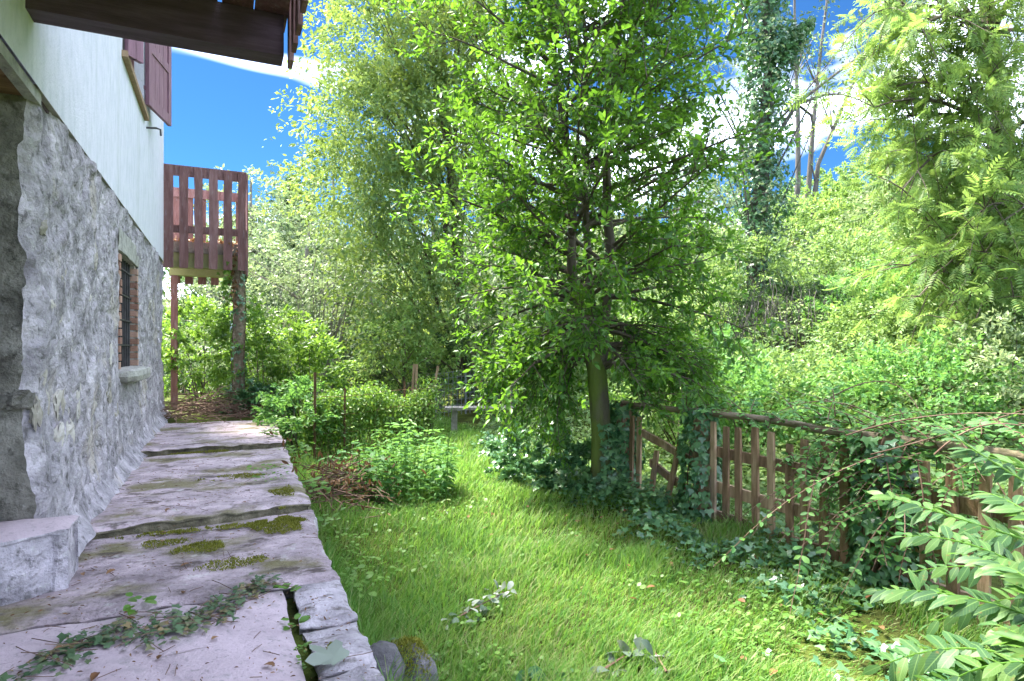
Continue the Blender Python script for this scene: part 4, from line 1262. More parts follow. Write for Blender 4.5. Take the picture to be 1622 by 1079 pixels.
HB = 'bushes on the bramble hillside'
for (x, y, d, r, ns, sz, mt, lab) in (
        (1325, 365, 20, (1.5, 1.3, 1.0), 220, .10, 'yellow_leaf', 'rounded pale yellow bush near the hill skyline'),
        (1400, 330, 24, (2.2, 1.6, 1.3), 240, .12, 'hill_leaf', 'green bush on the skyline right of the yellow bush'),
        (1300, 330, 27, (1.8, 1.5, 1.4), 200, .12, 'hill_leaf', 'green bush on the skyline behind the bare trunks'),
        (1450, 400, 17, (1.8, 1.4, 1.2), 240, .09, 'pale_leaf', 'pale green bush below the skyline by the feathery tree'),
        (1240, 400, 17, (1.2, 1.0, 1.3), 200, .085, 'hill_leaf', 'bush covering the foot of the bare trunks'),
        (1370, 440, 14, (1.5, 1.0, .7), 240, .075, 'hill_leaf', 'bramble bush arching over the dark hollow'),
        (1180, 460, 12, (.8, .7, .9), 170, .07, 'hill_leaf', 'bush above the dry stems left of the hollow'),
        (1420, 545, 9.5, (1.2, .8, .55), 260, .062, 'hill_leaf', 'low mounded bramble bush in the middle of the slope'),
        (1540, 540, 8.2, (1.0, .8, .7), 260, .058, 'hill_leaf', 'bramble bush below the feathery tree'),
        (1600, 600, 6.4, (.7, .6, .45), 200, .05, 'pale_leaf', 'pale leafy bramble nearest the right edge'),
        (1225, 610, 8.6, (.9, .7, .3), 180, .06, 'hill_leaf', 'low bramble mound in front of the dark hollow'),
        (1195, 640, 7.3, (.7, .6, .26), 170, .055, 'shrub_leaf', 'bramble bush behind the picket fence, next to the middle post'),
        (1335, 625, 7.4, (.8, .6, .34), 210, .055, 'hill_leaf', 'bramble bush behind the picket fence under the open pickets'),
        (1455, 625, 6.4, (.6, .5, .32), 180, .05, 'shrub_leaf', 'green bush behind the fence where the honeysuckle climbs'),
        (1080, 635, 7.8, (.6, .5, .26), 140, .055, 'hill_leaf', 'bramble bush behind the broken fence bay'),
        (1500, 470, 9.4, (1.0, .8, .7), 220, .06, 'shrub_leaf', 'green bush under the lower boughs of the feathery tree'),
        (1380, 500, 10.6, (1.0, .7, .6), 220, .062, 'shrub_leaf', 'dark green bramble bush right of the hollow'),
        (1100, 590, 9.0, (.7, .7, .5), 160, .06, 'shrub_leaf', 'leafy green bush between lawn tree and hollow')):
    c = at(x, y, d); c[2] = max(c[2], ground_h(c[0], c[1]) + r[2] * .2)
    bush('hillside_bush', c, r, ns, 36, sz, M[mt], lab, 'bush', HB, stems=8, slen=.42)
# the hollow: dark-leaved bushes added as its shade, dry stems hanging in front
bush('shade_screen', at(1255, 525, 12.0), (1.3, .6, .75), 200, 34, .07, M['dark_leaf'], 'dark-leaved screen added as the shade of the hollow behind the dry stems', 'thicket', None, stems=14, slen=.3)
bush('shade_screen', at(1330, 500, 12.4), (.8, .5, .5), 110, 34, .07, M['dark_leaf'], 'small dark-leaved screen added as shade at the right end of the hollow', 'thicket', None, stems=8, slen=.3)
dry = Acc()
for k in range(380):
    s = at(random.gauss(1245, 62), random.gauss(495, 34), random.uniform(10.2, 11.4))
    dry.tube(curve_pts(s, (random.uniform(-.6, .6), random.uniform(-.4, .2), random.uniform(-1, -.3)), random.uniform(.3, 1.2), 6, .12, .22), np.linspace(.006, .003, 6), 3)
o = dry.build('dry_stems', M['dull_bark'], None, False, 'stuff')
tag(o, 'curtain of dry brown creeper stems hanging in the hollow', 'dry stems')

# ------------------------------------------------------------------ hedge and shrubs at the end of the path
VG = 'vine-covered bushes beyond the path'
def screen_leaves(p0, p1, h0, h1, th, n, size, dens_low=.35):
    """Leaves on an upright screen from p0 to p1 (ground points), h above ground."""
    u = rng.random(n); v = rng.random(n) ** .7
    top = .88 + .3 * (fbm(u * 7, u * 0, 0, 77, 3) - .5) * 2
    X = p0[0] + (p1[0] - p0[0]) * u; Y = p0[1] + (p1[1] - p0[1]) * u
    gz = ground_h(X, Y)
    Z = gz + (h0 + (h1 - h0) * v * top)
    nn = unit(np.array([p1[1] - p0[1], -(p1[0] - p0[0])]))
    off = rng.normal(size=n) * th * (.5 + .8 * fbm(u * 9, v * 4, 0, 78, 3))
    P = np.stack([X + nn[0] * off, Y + nn[1] * off, Z + (v > .9) * rng.random(n) ** 2 * .12], -1)
    D = rng.normal(size=P.shape) + np.array([nn[0] * .5, nn[1] * .5, -.6])
    N = rng.normal(size=P.shape) * .5 + np.array([nn[0] * .7, nn[1] * .7, .7])
    keep = (v > dens_low) | (rng.random(n) < .35)
    return P[keep], D[keep], N[keep], size * rng.uniform(.7, 1.3, keep.sum())

h0, h1 = np.array([.95, 8.35]), np.array([3.0, 9.45])
hedge = empty('vine_hedge', (h0[0], h0[1], ground_h(*h0)), 'long low hedge of vines grown over a wire fence behind the nettles', 'hedge')
P, D, N, S = screen_leaves(h0, h1, .05, .88, .12, 15000, .052)
foliage(hedge, P, D, N, S, T_LOW, M['vine_leaf'], 'foliage')
a = Acc()
for k in range(60):
    u = random.random(); p = h0 + (h1 - h0) * u
    z = float(ground_h(*p))
    a.tube(curve_pts((p[0], p[1], z), (random.uniform(-.4, .4), random.uniform(-.3, .1), 1), random.uniform(.5, 1.0), 5, .05, .12), np.linspace(.007, .003, 5), 3)
a.build('stem', M['twig'], hedge, False, 'stuff')
gf = empty('wire_fence', (h0[0], h0[1], ground_h(*h0)), 'thin rusty wire fence carrying the vine hedge', 'fence')
for u in (0.02, .22, .48, .74, .98):
    p = h0 + (h1 - h0) * u - (np.array([-.05, .17]) if u < .3 else 0); z = float(ground_h(*p))
    a = Acc(); a.tube([(p[0], p[1], z - .05), (p[0] + .01, p[1], z + (1.15 if u < .1 else .95))], .014 if u > .1 else .018, 6); a.build('post', M['rust'], gf)
for k in range(4):
    a = Acc()
    uu = np.linspace(.02, .98, 12)
    pts = np.stack([h0[0] + (h1[0] - h0[0]) * uu + .05, h0[1] + (h1[1] - h0[1]) * uu - .17, 0 * uu], -1)
    pts[:, 2] = ground_h(pts[:, 0], pts[:, 1]) + .12 + k * .24
    a.tube(pts, .003, 4); a.build('wire', M['rust'], gf)
bush('vine_bush', at(330, 560, 11.0), (1.0, .8, .72), 190, 44, .07, M['vine_leaf'], 'bright vine bush under the wooden balcony', 'bush', VG, stems=14, slen=.35, singles=60, hi=T_fine(.6), up=.9)
bush('vine_bush', at(430, 565, 10.4), (.75, .7, .75), 190, 44, .068, M['vine_leaf'], 'tall vine bush right of the balcony post', 'bush', VG, stems=14, slen=.35, singles=60, hi=T_fine(.6), up=.9)
bush('vine_bush', at(490, 590, 9.6), (.42, .4, .62), 110, 40, .062, M['vine_leaf'], 'upright vine bush at the left end of the hedge', 'bush', VG, stems=10, slen=.28, up=.9)
bush('low_ivy', at(410, 645, 9.4), (.45, .35, .22), 90, 24, .06, M['ivy_leaf'], 'dark ivy clump at the foot of the balcony post', 'ivy', None, stems=4, slen=.2, tmpl=T_IVY)
bush('low_shrub', at(475, 650, 8.2), (.35, .5, .28), 90, 26, .055, M['shrub_leaf'], 'low leafy shrub beside the end of the path', 'shrub', None, stems=6, slen=.22)
# ivy on the balcony post
pv = empty('post_creeper', (.21, YE + .14, 0), 'green creeper with dry brown leaves climbing the balcony post', 'creeper')
n = 260
u = rng.random(n); az = rng.random(n) * 6.28
P = np.stack([.205 + np.cos(az) * .11, YE + .14 + np.sin(az) * .11, .05 + 2.2 * u ** .7], -1)
foliage(pv, P[:150], np.stack([np.cos(az) * .4, np.sin(az) * .4, -1 + 0 * az], -1)[:150], np.stack([np.cos(az), np.sin(az), .4 + 0 * az], -1)[:150], rng.uniform(.045, .075, 150), T_IVY, M['ivy_leaf'], 'foliage')
P2 = np.stack([.12 + rng.normal(size=110) * .035, YE + .03 + rng.normal(size=110) * .03, 1.55 + rng.random(110) * 1.15], -1)
foliage(pv, P2, rng.normal(size=P2.shape) + [0, 0, -1], rng.normal(size=P2.shape) + [0, -1, .3], rng.uniform(.04, .065, 110), T_IVY, M['dead_leaf'], 'dry_foliage')
P3 = at(358, 440, 9.4) + rng.normal(size=(60, 3)) * np.array([.04, .04, .16]) - np.array([0, 0, .1])
foliage(pv, P3, rng.normal(size=P3.shape) + [0, 0, -.6], rng.normal(size=P3.shape) + [0, -1, .5], rng.uniform(.06, .09, 60), T_IVY, M['vine_leaf'], 'foliage')
a = Acc()
for k in range(3):
    zz = np.linspace(.1, 2.3, 14)
    a.tube(np.stack([.205 + .10 * np.cos(zz * 1.3 + k * 2.1), YE + .14 + .10 * np.sin(zz * 1.3 + k * 2.1) - .02, zz], -1), .007, 4)
a.build('stem', M['twig'], pv)
# brown leaves lying on the balcony floor edge
P = np.stack([rng.uniform(WX + .05, .25, 60), YE + .07 + rng.random(60) * .1, 2.62 + rng.random(60) * .03], -1)
o = foliage(None, P, rng.normal(size=P.shape), rng.normal(size=P.shape) + [0, -.5, 1], rng.uniform(.04, .07, 60), T_IVY, M['dead_leaf'], 'dry_leaves')
tag(o, 'dry brown leaves caught along the balcony floor edge', 'dry leaves')

def twig_pile(name, c, r, n, label, mat):
    a = Acc()
    for k in range(n):
        th = random.random() * 6.28; q = random.random() ** .6
        x, y = c[0] + math.cos(th) * r[0] * q, c[1] + math.sin(th) * r[1] * q
        z = float(ground_h(x, y)) + r[2] * (1 - q * q) * random.random() + .02
        d = np.array([random.uniform(-1, 1), random.uniform(-1, 1), random.uniform(-.15, .35)])
        a.tube(curve_pts((x, y, z), d, random.uniform(.15, .6), 5, .12, .16), np.linspace(random.uniform(.004, .010), .002, 5), 3)
    o = a.build(name, mat, None, False, 'stuff')
    return tag(o, label, 'twigs')
twig_pile('brushwood_pile', (-.15, 9.9), (.65, .65, .36), 420, 'heap of dry reddish brown prunings under the wooden balcony', M['twig'])
twig_pile('dead_bramble_heap', (1.02, 6.1), (.38, .70, .36), 240, 'tangle of dead brown bramble stems between path and nettles', M['twig'])
P = np.stack([rng.normal(1.02, .25, 260), rng.normal(6.1, .4, 260), 0 * rng.random(260)], -1)
P[:, 2] = ground_h(P[:, 0], P[:, 1]) + .05 + rng.random(260) * .38
o = foliage(None, P, rng.normal(size=P.shape) + [0, 0, -.5], rng.normal(size=P.shape) + [0, 0, .5], rng.uniform(.05, .09, 260), T_LONG, M['dead_leaf'], 'withered_leaves')
tag(o, 'withered brown leaves hanging in the dead bramble tangle', 'dry leaves')

# nettle clump: upright stems with opposite leaves
def herb(name, cx, cy, rx, ry, hgt, nst, size, mat, label, cat, singles=0, tmpl=T_LONG, hi=None, pairs=9):
    t = empty(name, (cx, cy, ground_h(cx, cy)), label, cat)
    a, P, D = Acc(), [], []
    for k in range(nst):
        th = random.random() * 6.28; q = random.random() ** .5
        x, y = cx + math.cos(th) * rx * q, cy + math.sin(th) * ry * q
        z = float(ground_h(x, y))
        h = hgt * random.uniform(.6, 1.1) * (1.05 - .45 * q * q)
        B = curve_pts((x, y, z - .02), (math.cos(th) * .22 * q + random.uniform(-.12, .12), math.sin(th) * .22 * q + random.uniform(-.12, .12), 1), h, 7, .05, .05)
        a.tube(B, np.linspace(.005, .002, 7), 4)
        for i in range(pairs):
            u = .12 + .86 * i / (pairs - 1)
            kk = min(5, int(u * 6)); p = B[kk] + (B[kk + 1] - B[kk]) * (u * 6 - kk)
            az = (i % 2) * 1.57 + k + random.uniform(-.3, .3)
            for s in (0, math.pi):
                P.append(p); D.append((math.cos(az + s), math.sin(az + s), random.uniform(-.35, .25)))
    a.build('stem', M['weed'], t, False, 'stuff')
    P, D = np.array(P), np.array(D)
    N = rng.normal(size=P.shape) * .25 + np.array([0, 0, 1])
    foliage(t, P, D, N, size * rng.uniform(.6, 1.25, len(P)), tmpl, mat, 'foliage', singles, hi)
    return t
herb('nettle_clump', 1.68, 6.15, .42, .60, .76, 95, .085, M['shrub_leaf'], 'clump of tall green nettles at the lawn edge before the hedge', 'nettles', 220, hi=T_fine(.42, .07, .2))
herb('nettle_clump', 1.35, 6.5, .4, .5, .55, 46, .085, M['shrub_leaf'], 'broad-leaved low weeds growing through the dead bramble tangle', 'weeds', 60, tmpl=T_LOW, hi=T_fine(.55, .07, .2), pairs=6)
# one tall thin stem before the clump
st = empty('tall_weed', (1.72, 5.05, ground_h(1.72, 5.05)), 'single tall thin weed stem standing in front of the nettles', 'weed')
B = np.stack([np.array([1.72, 5.05, -.47]), np.array([1.75, 5.06, .2]), np.array([1.83, 5.08, .9]), np.array([1.9, 5.08, 1.45])])
a = Acc(); a.tube(B, [.004, .0035, .003, .0015], 4); a.build('stem', M['weed'], st)
P = np.array([B[0] + (B[1] - B[0]) * v for v in (.15, .15, .3, .3, .45, .6)])
foliage(st, P, rng.normal(size=P.shape) * np.array([1, 1, .2]), np.tile([0, 0, 1.], (6, 1)), .06, T_LONG, M['pale_leaf'], 'foliage')

# stakes, bench and wire mesh far down the lawn
for k, (x, y0, y1, dx, lab) in enumerate(((654, 612, 577, 2, 'left one of three pale wooden stakes behind the hedge'), (659, 612, 577, 1, 'middle wooden stake, close beside the left stake'), (687, 618, 580, 7, 'right wooden stake, leaning, behind the hedge'))):
    b, tp = at(x, y0, 11), at(x + dx, y1, 11)
    g = float(ground_h(b[0], b[1]))
    b2 = b + (b - tp) * ((b[2] - g) / max(.05, (tp[2] - b[2]))) * .98
    o = Acc().tube([b2, b, tp], .026, 4).build('stake', M['tan_wood']); tag(o, lab, 'stake', 'stakes behind the hedge')
bn = gpt(748, 10.4)
ben = empty('garden_bench', bn, 'low weathered bench at the far end of the lawn', 'bench')
Mb = Matrix.Translation(Vector(bn)) @ Matrix.Rotation(-.35, 4, 'Z')
Acc().box((-.45, -.16, .40), (.75, .0, .44), Mb).build('seat', M['old_concrete'], ben)
Acc().box((-.45, .012, .40), (.75, .17, .44), Mb).build('seat', M['old_concrete'], ben)
for x in (-.3, .6): Acc().box((x - .05, -.12, 0), (x + .05, .12, .399), Mb).build('leg', M['old_concrete'], ben)
wm = empty('mesh_fence', gpt(745, 12), 'grey wire mesh fence panel behind the far bench', 'fence')
w0, w1 = gpt(690, 12), gpt(830, 12.4)
for k in range(22):
    p = w0 + (w1 - w0) * k / 21
    Acc().tube([p, p + [0, 0, .85]], .006 if k % 7 else .02, 4).build('wire' if k % 7 else 'post', M['wire'], wm)
for k in range(8):
    Acc().tube([w0 + [0, 0, .08 + k * .11], w1 + [0, 0, .08 + k * .11]], .005, 4).build('wire', M['wire'], wm)

# ------------------------------------------------------------------ picket fence
FX = 3.60
fence = empty('picket_fence', (FX, 3.3, -.5), 'old brown picket fence with a rustic top rail running along the lawn', 'fence')
def rail(y0, z0, y1, z1, h, th, dx, name='rail', mat='fence_wood', seg=5):
    a = Acc(); n = seg
    V = []
    for i in range(n + 1):
        u = i / n; y = y0 + (y1 - y0) * u; z = z0 + (z1 - z0) * u + random.uniform(-.006, .006)
        hh = h * random.uniform(.9, 1.08)
        V += [[FX + dx - th, y, z - hh / 2], [FX + dx + th, y, z - hh / 2], [FX + dx + th, y, z + hh / 2], [FX + dx - th, y, z + hh / 2]]
    Q = [[0, 1, 2, 3], [4 * n + 3, 4 * n + 2, 4 * n + 1, 4 * n]]
    for i in range(n):
        for j in range(4): Q.append([i * 4 + j, i * 4 + 4 + j, i * 4 + 4 + (j + 1) % 4, i * 4 + (j + 1) % 4])
    return a.add(V, Q).build(name, M[mat], fence)
def picket(yb, zb, yt_, zt, w=.058, th=.011, dx=-.045):
    a = Acc()
    V = []
    n = 6
    for i in range(n + 1):
        u = i / n; y = yb + (yt_ - yb) * u; z = zb + (zt - zb) * u
        ww = w * random.uniform(.92, 1.04) / 2 * (.82 if i == n else 1)
        V += [[FX + dx - th, y - ww, z], [FX + dx + th, y - ww, z], [FX + dx + th, y + ww, z], [FX + dx - th, y + ww, z]]
    Q = [[0, 3, 2, 1], [4 * n, 4 * n + 1, 4 * n + 2, 4 * n + 3]]
    for i in range(n):
        for j in range(4): Q.append([i * 4 + j, i * 4 + (j + 1) % 4, i * 4 + 4 + (j + 1) % 4, i * 4 + 4 + j])
    return a.add(V, Q).build('picket', M['fence_wood'], fence)
for y, r in ((5.07, .075), (4.0, .08), (2.43, .085), (.95, .08)):
    a = Acc(); a.tube([(FX, y, -.62), (FX + .01, y, .0), (FX, y + .01, .50 if y != 5.07 else .47)], [r, r * .95, r * .85], 9); a.build('post', M['fence_wood'], fence, True)
Yp = [3.82, 3.68, 3.54, 3.385, 3.235, 3.085, 2.955, 2.81, 2.66, 2.30, 2.16, 2.02, 1.87, 1.72, 1.58, 1.43, 1.28]
for i, y in enumerate(Yp):
    top = .42 + random.uniform(-.02, .03) - (.08 if i in (5,) else 0)
    picket(y + random.uniform(-.008, .008), -.50 + random.uniform(-.03, .02) + .04 * (i % 3 == 1), y + random.uniform(-.012, .012), top)
for (yb, zb, yt_, zt) in ((4.93, -.33, 4.90, .38), (4.80, -.38, 4.79, .38), (4.62, -.35, 4.53, .10), (4.40, -.36, 4.22, .20), (5.02, -.3, 5.02, .3), (5.28, -.35, 5.28, .36)):
    picket(yb, zb, yt_, zt)
for (y0, y1, dz0, dz1) in ((.9, 2.40, 0, 0), (2.44, 3.98, 0, 0)):
    for z in (.20, -.085, -.31):
        rail(y0, z + dz0, y1, z + dz1, .085, .014, -.016)
rail(4.02, .06, 4.78, .23, .07, .013, -.016)
rail(4.02, -.22, 4.66, -.03, .07, .013, -.016)
rail(4.70, -.44, 4.15, -.62, .07, .02, -.18)
for (y0, z0, y1, z1) in ((5.12, .475, 4.02, .50), (3.99, .505, 2.44, .50), (2.41, .50, .7, .515)):
    uu = np.linspace(0, 1, 8)[:, None]
    Pr = np.array([FX, y0, z0]) * (1 - uu) + np.array([FX, y1, z1]) * uu + rng.normal(size=(8, 3)) * .006
    a = Acc(); a.tube(Pr, .027, 7); a.build('top_rail', M['grey_wood'], fence, True)

# ivy on the fence posts and along its foot
IVG = 'ivy on the fence posts'
def post_ivy(y, n, rad, z0, z1, label, singles, mat='ivy_leaf', cover=1.0):
    t = empty('ivy', (FX, y, -.5), label, 'ivy', IVG)
    u = rng.random(n); az = rng.random(n) * 6.283
    rr = rad * (.6 + .9 * fbm(np.cos(az) * 1.5 + y, np.sin(az) * 1.5, u * 4, 45, 3)) * (1.25 - .35 * u)
    P = np.stack([FX + np.cos(az) * rr, y + np.sin(az) * rr, z0 + (z1 - z0) * u], -1)
    D = np.stack([np.cos(az) * .5, np.sin(az) * .5, -1 + 0 * u], -1) + rng.normal(size=P.shape) * .45
    N = np.stack([np.cos(az), np.sin(az), .55 + 0 * u], -1) + rng.normal(size=P.shape) * .3
    foliage(t, P, D, N, rng.uniform(.035, .075, n), T_IVY, M[mat], 'foliage', singles)
    a = Acc()
    for k in range(5):
        zz = np.linspace(z0 - .05, z1, 12)
        a.tube(np.stack([FX + rad * .8 * np.cos(zz * 2.2 + k * 1.3), y + rad * .8 * np.sin(zz * 2.2 + k * 1.3), zz], -1), .006, 4)
    a.build('stem', M['twig'], t, False, 'stuff')
post_ivy(4.0, 1000, .14, -.5, .54, 'dark ivy wrapped round the middle fence post', 220)
post_ivy(5.07, 800, .13, -.5, .50, 'dark ivy wrapped round the fence post behind the tree trunk', 110)
post_ivy(2.43, 800, .15, -.5, .52, 'ivy wrapped round the fence post under the honeysuckle', 150)
ti_ = empty('ivy', TB, 'ivy skirt growing up the foot of the mossy tree trunk', 'ivy')
n = 900
u = rng.random(n) ** 1.6; az = rng.random(n) * 6.283
rr = .13 + .34 * (1 - u) ** 3 * rng.random(n)
P = np.stack([TB[0] + np.cos(az) * rr, TB[1] + np.sin(az) * rr, TB[2] + .02 + .75 * u], -1)
keep = (P[:, 2] < TB[2] + .30) | (np.cos(az - 5.6) > -.1)
P, az = P[keep], az[keep]
D = np.stack([np.cos(az) * .6, np.sin(az) * .6, -.8 + 0 * az], -1) + rng.normal(size=P.shape) * .4
N = np.stack([np.cos(az) * .8, np.sin(az) * .8, .7 + 0 * az], -1) + rng.normal(size=P.shape) * .3
foliage(ti_, P, D, N, rng.uniform(.04, .075, len(P)), T_IVY, M['ivy_leaf'], 'foliage', 150)
# ground ivy
n = 4600
y = rng.uniform(1.0, 8.2, n)
x = 3.30 + rng.normal(size=n) * (.20 + .12 * (y < 2.4)) - .06 * (y < 4.2) - .15 * (y < 2.2) + .25 * sstep(5.2, 8, y) * rng.random(n)
w = fbm(x * 3, y * 1.6, 0, 66, 3)
keep = (w > .42) & (x < 3.9)
x, y, w = x[keep], y[keep], w[keep]
P = np.stack([x, y, ground_h(x, y) + .015 + (w - .42) * .75 * rng.random(len(x))], -1)
N = rng.normal(size=P.shape) * .35 + np.array([-.25, -.2, 1]); D = rng.normal(size=P.shape) * np.array([1, 1, .3])
gi = empty('ground_ivy', (3.3, 4.0, -.47), 'dark ivy carpet creeping along the foot of the picket fence', 'ivy')
foliage(gi, P, D, N, rng.uniform(.035, .068, len(P)), T_IVY, M['ivy_leaf'], 'foliage', 300)
gi['kind'] = 'stuff'
# leafy bank left of the tree (ivy running down to the lawn)
bush('ivy_bank', (3.25, 6.1, -.25), (.42, .9, .28), 150, 26, .058, M['ivy_leaf'], 'ivy covered bank left of the tree trunk', 'ivy', None, stems=4, slen=.2, tmpl=T_IVY)

# honeysuckle sprawling over the right part of the fence
hn = empty('honeysuckle', (FX - .05, 2.6, -.5), 'sprawling honeysuckle with paired oval leaves covering the right end of the fence', 'climber')
HP, HD, hst = [], [], Acc()
def sprig(p0, p1, sag, n, size, wob=.05):
    uu = np.linspace(0, 1, 10)[:, None]
    p0, p1 = np.asarray(p0, float), np.asarray(p1, float)
    m = (p0 + p1) / 2 + np.array([0, 0, sag])
    B = p0 * (1 - uu) ** 2 + 2 * m * uu * (1 - uu) + p1 * uu ** 2 + np.cumsum(rng.normal(size=(10, 3)) * wob * .12, 0) * uu
    hst.tube(B, np.linspace(.0045, .0018, 10), 4)
    T = unit(np.gradient(B, axis=0))
    for i in range(n):
        u = .08 + .9 * i / n
        k = min(8, int(u * 9)); p = B[k] + (B[k + 1] - B[k]) * (u * 9 - k)
        side = unit(np.cross(T[k], np.array([random.uniform(-.3, .3), random.uniform(-.3, .3), 1])))
        for s in (-1, 1):
            HP.append(p); HD.append(side * s + T[k] * .45 + np.array([0, 0, random.uniform(-.3, .2)]))
for k in range(100):
    y0 = random.gauss(2.42, .30)
    s = (FX + random.uniform(-.12, .14), y0, random.uniform(.1, .62))
    e = (FX + random.uniform(-.50, .12), y0 + random.uniform(-.45, .5), s[2] + random.uniform(-.6, .12))
    sprig(s, e, random.uniform(.02, .22), random.randint(8, 13), .05)
for k in range(78):
    y0 = random.uniform(1.2, 4.9)
    s = (FX + random.uniform(-.06, .14), y0, random.uniform(.42, .58))
    e = (FX + random.uniform(-.2, .3), y0 + random.uniform(-.5, .5), s[2] + random.uniform(-.12, .22))
    sprig(s, e, .08, random.randint(7, 11), .05)
for (a0, a1, d0, d1) in (((1400, 720, 3.4), (1130, 900, 3.7), 0, .2), ((1290, 760, 3.7), (1245, 1010, 3.3), 0, .05)):
    sprig(at(*a0), at(*a1), d1, 16, .05)
hst.build('stem', M['twig'], hn, False, 'stuff')
HP, HD = np.array(HP), np.array(HD)
ok = HP[:, 2] > ground_h(HP[:, 0], HP[:, 1]) + .02
HP, HD = HP[ok], HD[ok]
foliage(hn, HP, HD, rng.normal(size=HP.shape) * .35 + np.array([-.2, -.25, 1]), rng.uniform(.030, .058, len(HP)), T_simple(.62, .04, .1), M['shrub_leaf'], 'foliage', 300, T_fine(.6, .05, .14, .6))
# woody runner stems looping over the top rail
rn = empty('climber_stems', (FX, 1.9, .5), 'bare looping climber stems above the top rail at the right', 'climber')
for (q0, q1, q2) in (((1340, 690, 3.5), (1480, 640, 3.2), (1660, 660, 2.9)), ((1380, 720, 3.5), (1500, 690, 3.2), (1650, 640, 3.0)), ((1300, 640, 4.2), (1420, 560, 4.0), (1460, 660, 3.6)), ((1480, 720, 3.1), (1560, 640, 3.0), (1660, 690, 2.9))):
    uu = np.linspace(0, 1, 10)[:, None]
    A_, B_, C_ = at(*q0), at(*q1), at(*q2)
    Bz = A_ * (1 - uu) ** 2 + 2 * B_ * uu * (1 - uu) + C_ * uu ** 2
    Acc().tube(Bz, np.linspace(.005, .002, 10), 5).build('stem', M['twig'], rn)

# feather-leaved sapling in the right foreground
sp = empty('sapling', (2.72, .95, -.45), 'feather-leaved green sapling in the right foreground before the fence', 'sapling')
LEAF_HI = T_fine(.36, .045, .16, .45)
FRONDS = [((1700, 880, 2.25), (1500, 815, 2.45), (1400, 785, 2.6), 13, .115), ((1690, 800, 2.3), (1560, 730, 2.4), (1470, 660, 2.6), 9, .10), ((1700, 1010, 1.95), (1560, 930, 2.1), (1390, 935, 2.35), 17, .105),
          ((1710, 960, 2.1), (1560, 840, 2.25), (1430, 850, 2.45), 15, .105), ((1700, 1090, 1.75), (1560, 985, 1.9), (1395, 1055, 2.1), 13, .11), ((1720, 1080, 1.7), (1600, 1010, 1.8), (1470, 1100, 1.9), 13, .11),
          ((1690, 760, 2.4), (1600, 735, 2.4), (1530, 712, 2.55), 7, .12), ((1720, 900, 2.0), (1640, 800, 2.1), (1560, 780, 2.3), 11, .11), ((1720, 1000, 1.8), (1650, 900, 1.95), (1530, 880, 2.2), 13, .105),
          ((1740, 1120, 1.65), (1660, 1020, 1.75), (1580, 990, 1.95), 11, .11), ((1700, 950, 2.3), (1600, 930, 2.4), (1470, 990, 2.6), 13, .10), ((1730, 1040, 1.7), (1680, 940, 1.8), (1600, 900, 2.0), 9, .11),
          ((1720, 1100, 2.1), (1600, 1060, 2.2), (1440, 1020, 2.4), 15, .10), ((1700, 930, 2.5), (1580, 880, 2.6), (1450, 905, 2.75), 13, .10), ((1740, 1150, 1.7), (1620, 1090, 1.8), (1520, 1060, 2.0), 11, .11),
          ((1720, 850, 2.6), (1620, 840, 2.6), (1500, 860, 2.8), 11, .10)]
P, D, N, S, rach = [], [], [], [], []
for q0, q1, q2, nl, sz in FRONDS:
    A_, B_, C_ = at(*q0), at(*q1), at(*q2)
    uu = np.linspace(0, 1, 12)[:, None]
    Bz = A_ * (1 - uu) ** 2 + 2 * B_ * uu * (1 - uu) + C_ * uu ** 2
    rach.append(Bz)
    T = unit(np.gradient(Bz, axis=0))
    tiltv = np.array([random.uniform(-.45, -.05), random.uniform(-.6, -.2), 1])
    for i in range(nl + 1):
        u = .12 + .88 * i / nl
        k = min(10, int(u * 11)); p = Bz[k] + (Bz[k + 1] - Bz[k]) * (u * 11 - k)
        side = unit(np.cross(T[k], tiltv))
        for s in ((-1, 1) if i < nl else (0,)):
            P.append(p); D.append((side * s * .9 + T[k] * (.55 if s else 1) + rng.normal(size=3) * .17 + np.array([0, 0, -.12])))
            N.append(tiltv + rng.normal(size=3) * .26); S.append(.88 * sz * random.uniform(.68, 1.15) * (.75 + .4 * math.sin(math.pi * min(1, u * .9))))
for B in rach:
    Acc().tube(B, np.linspace(.0055, .0018, 12), 5).build('leaf_stalk', M['weed'], sp)
a = Acc()
for B in rach: a.tube(np.stack([np.array([2.72, .95, -.5]), (B[0] + np.array([2.72, .95, -.3])) / 2, B[0]]), [.02, .014, .007], 5)
a.build('stem', M['weed'], sp)
foliage(sp, np.array(P), np.array(D), np.array(N), np.array(S), T_LONG, M['sapling_leaf'], 'foliage', 300, LEAF_HI)

# ------------------------------------------------------------------ lawn
ng = 190000
dep = 2.0 + 11.5 * rng.random(ng) ** 1.55
tt = rng.uniform(-.42, .88, ng)
X, Y = dep * (SN + tt * CS), dep * (CS - tt * SN)
ok = (X > edge_x(Y) + .05) & (X < 3.62 + .3 * sstep(5.5, 8, Y)) & (Y > .6)
X, Y, dep = X[ok], Y[ok], dep[ok]
mossy = sstep(.50, .62, fbm(X * 1.1, Y * 1.1, 0, 31, 3)) * sstep(2.0, 2.6, X) * (1 - sstep(4.2, 5.5, Y))
tuft = fbm(X * 2.3, Y * 2.3, 0, 32, 3)
keep = rng.random(len(X)) > mossy * .6
X, Y, dep, tuft, mossy = X[keep], Y[keep], dep[keep], tuft[keep], mossy[keep]
n = len(X)
H = (.050 + .15 * np.clip(tuft - .25, 0, 1)) * rng.uniform(.6, 1.4, n) * (1 + .45 * (1 - sstep(2.0, 3.6, dep))) * (1 - .6 * mossy) * (1 + .25 * np.exp(-((X - edge_x(Y)) / .25) ** 2)) * (.6 + .8 * fbm(X * .8, Y * .8, 0, 38, 3))
az = rng.random(n) * 6.283
B0 = np.stack([X, Y, ground_h(X, Y) - .008], -1)
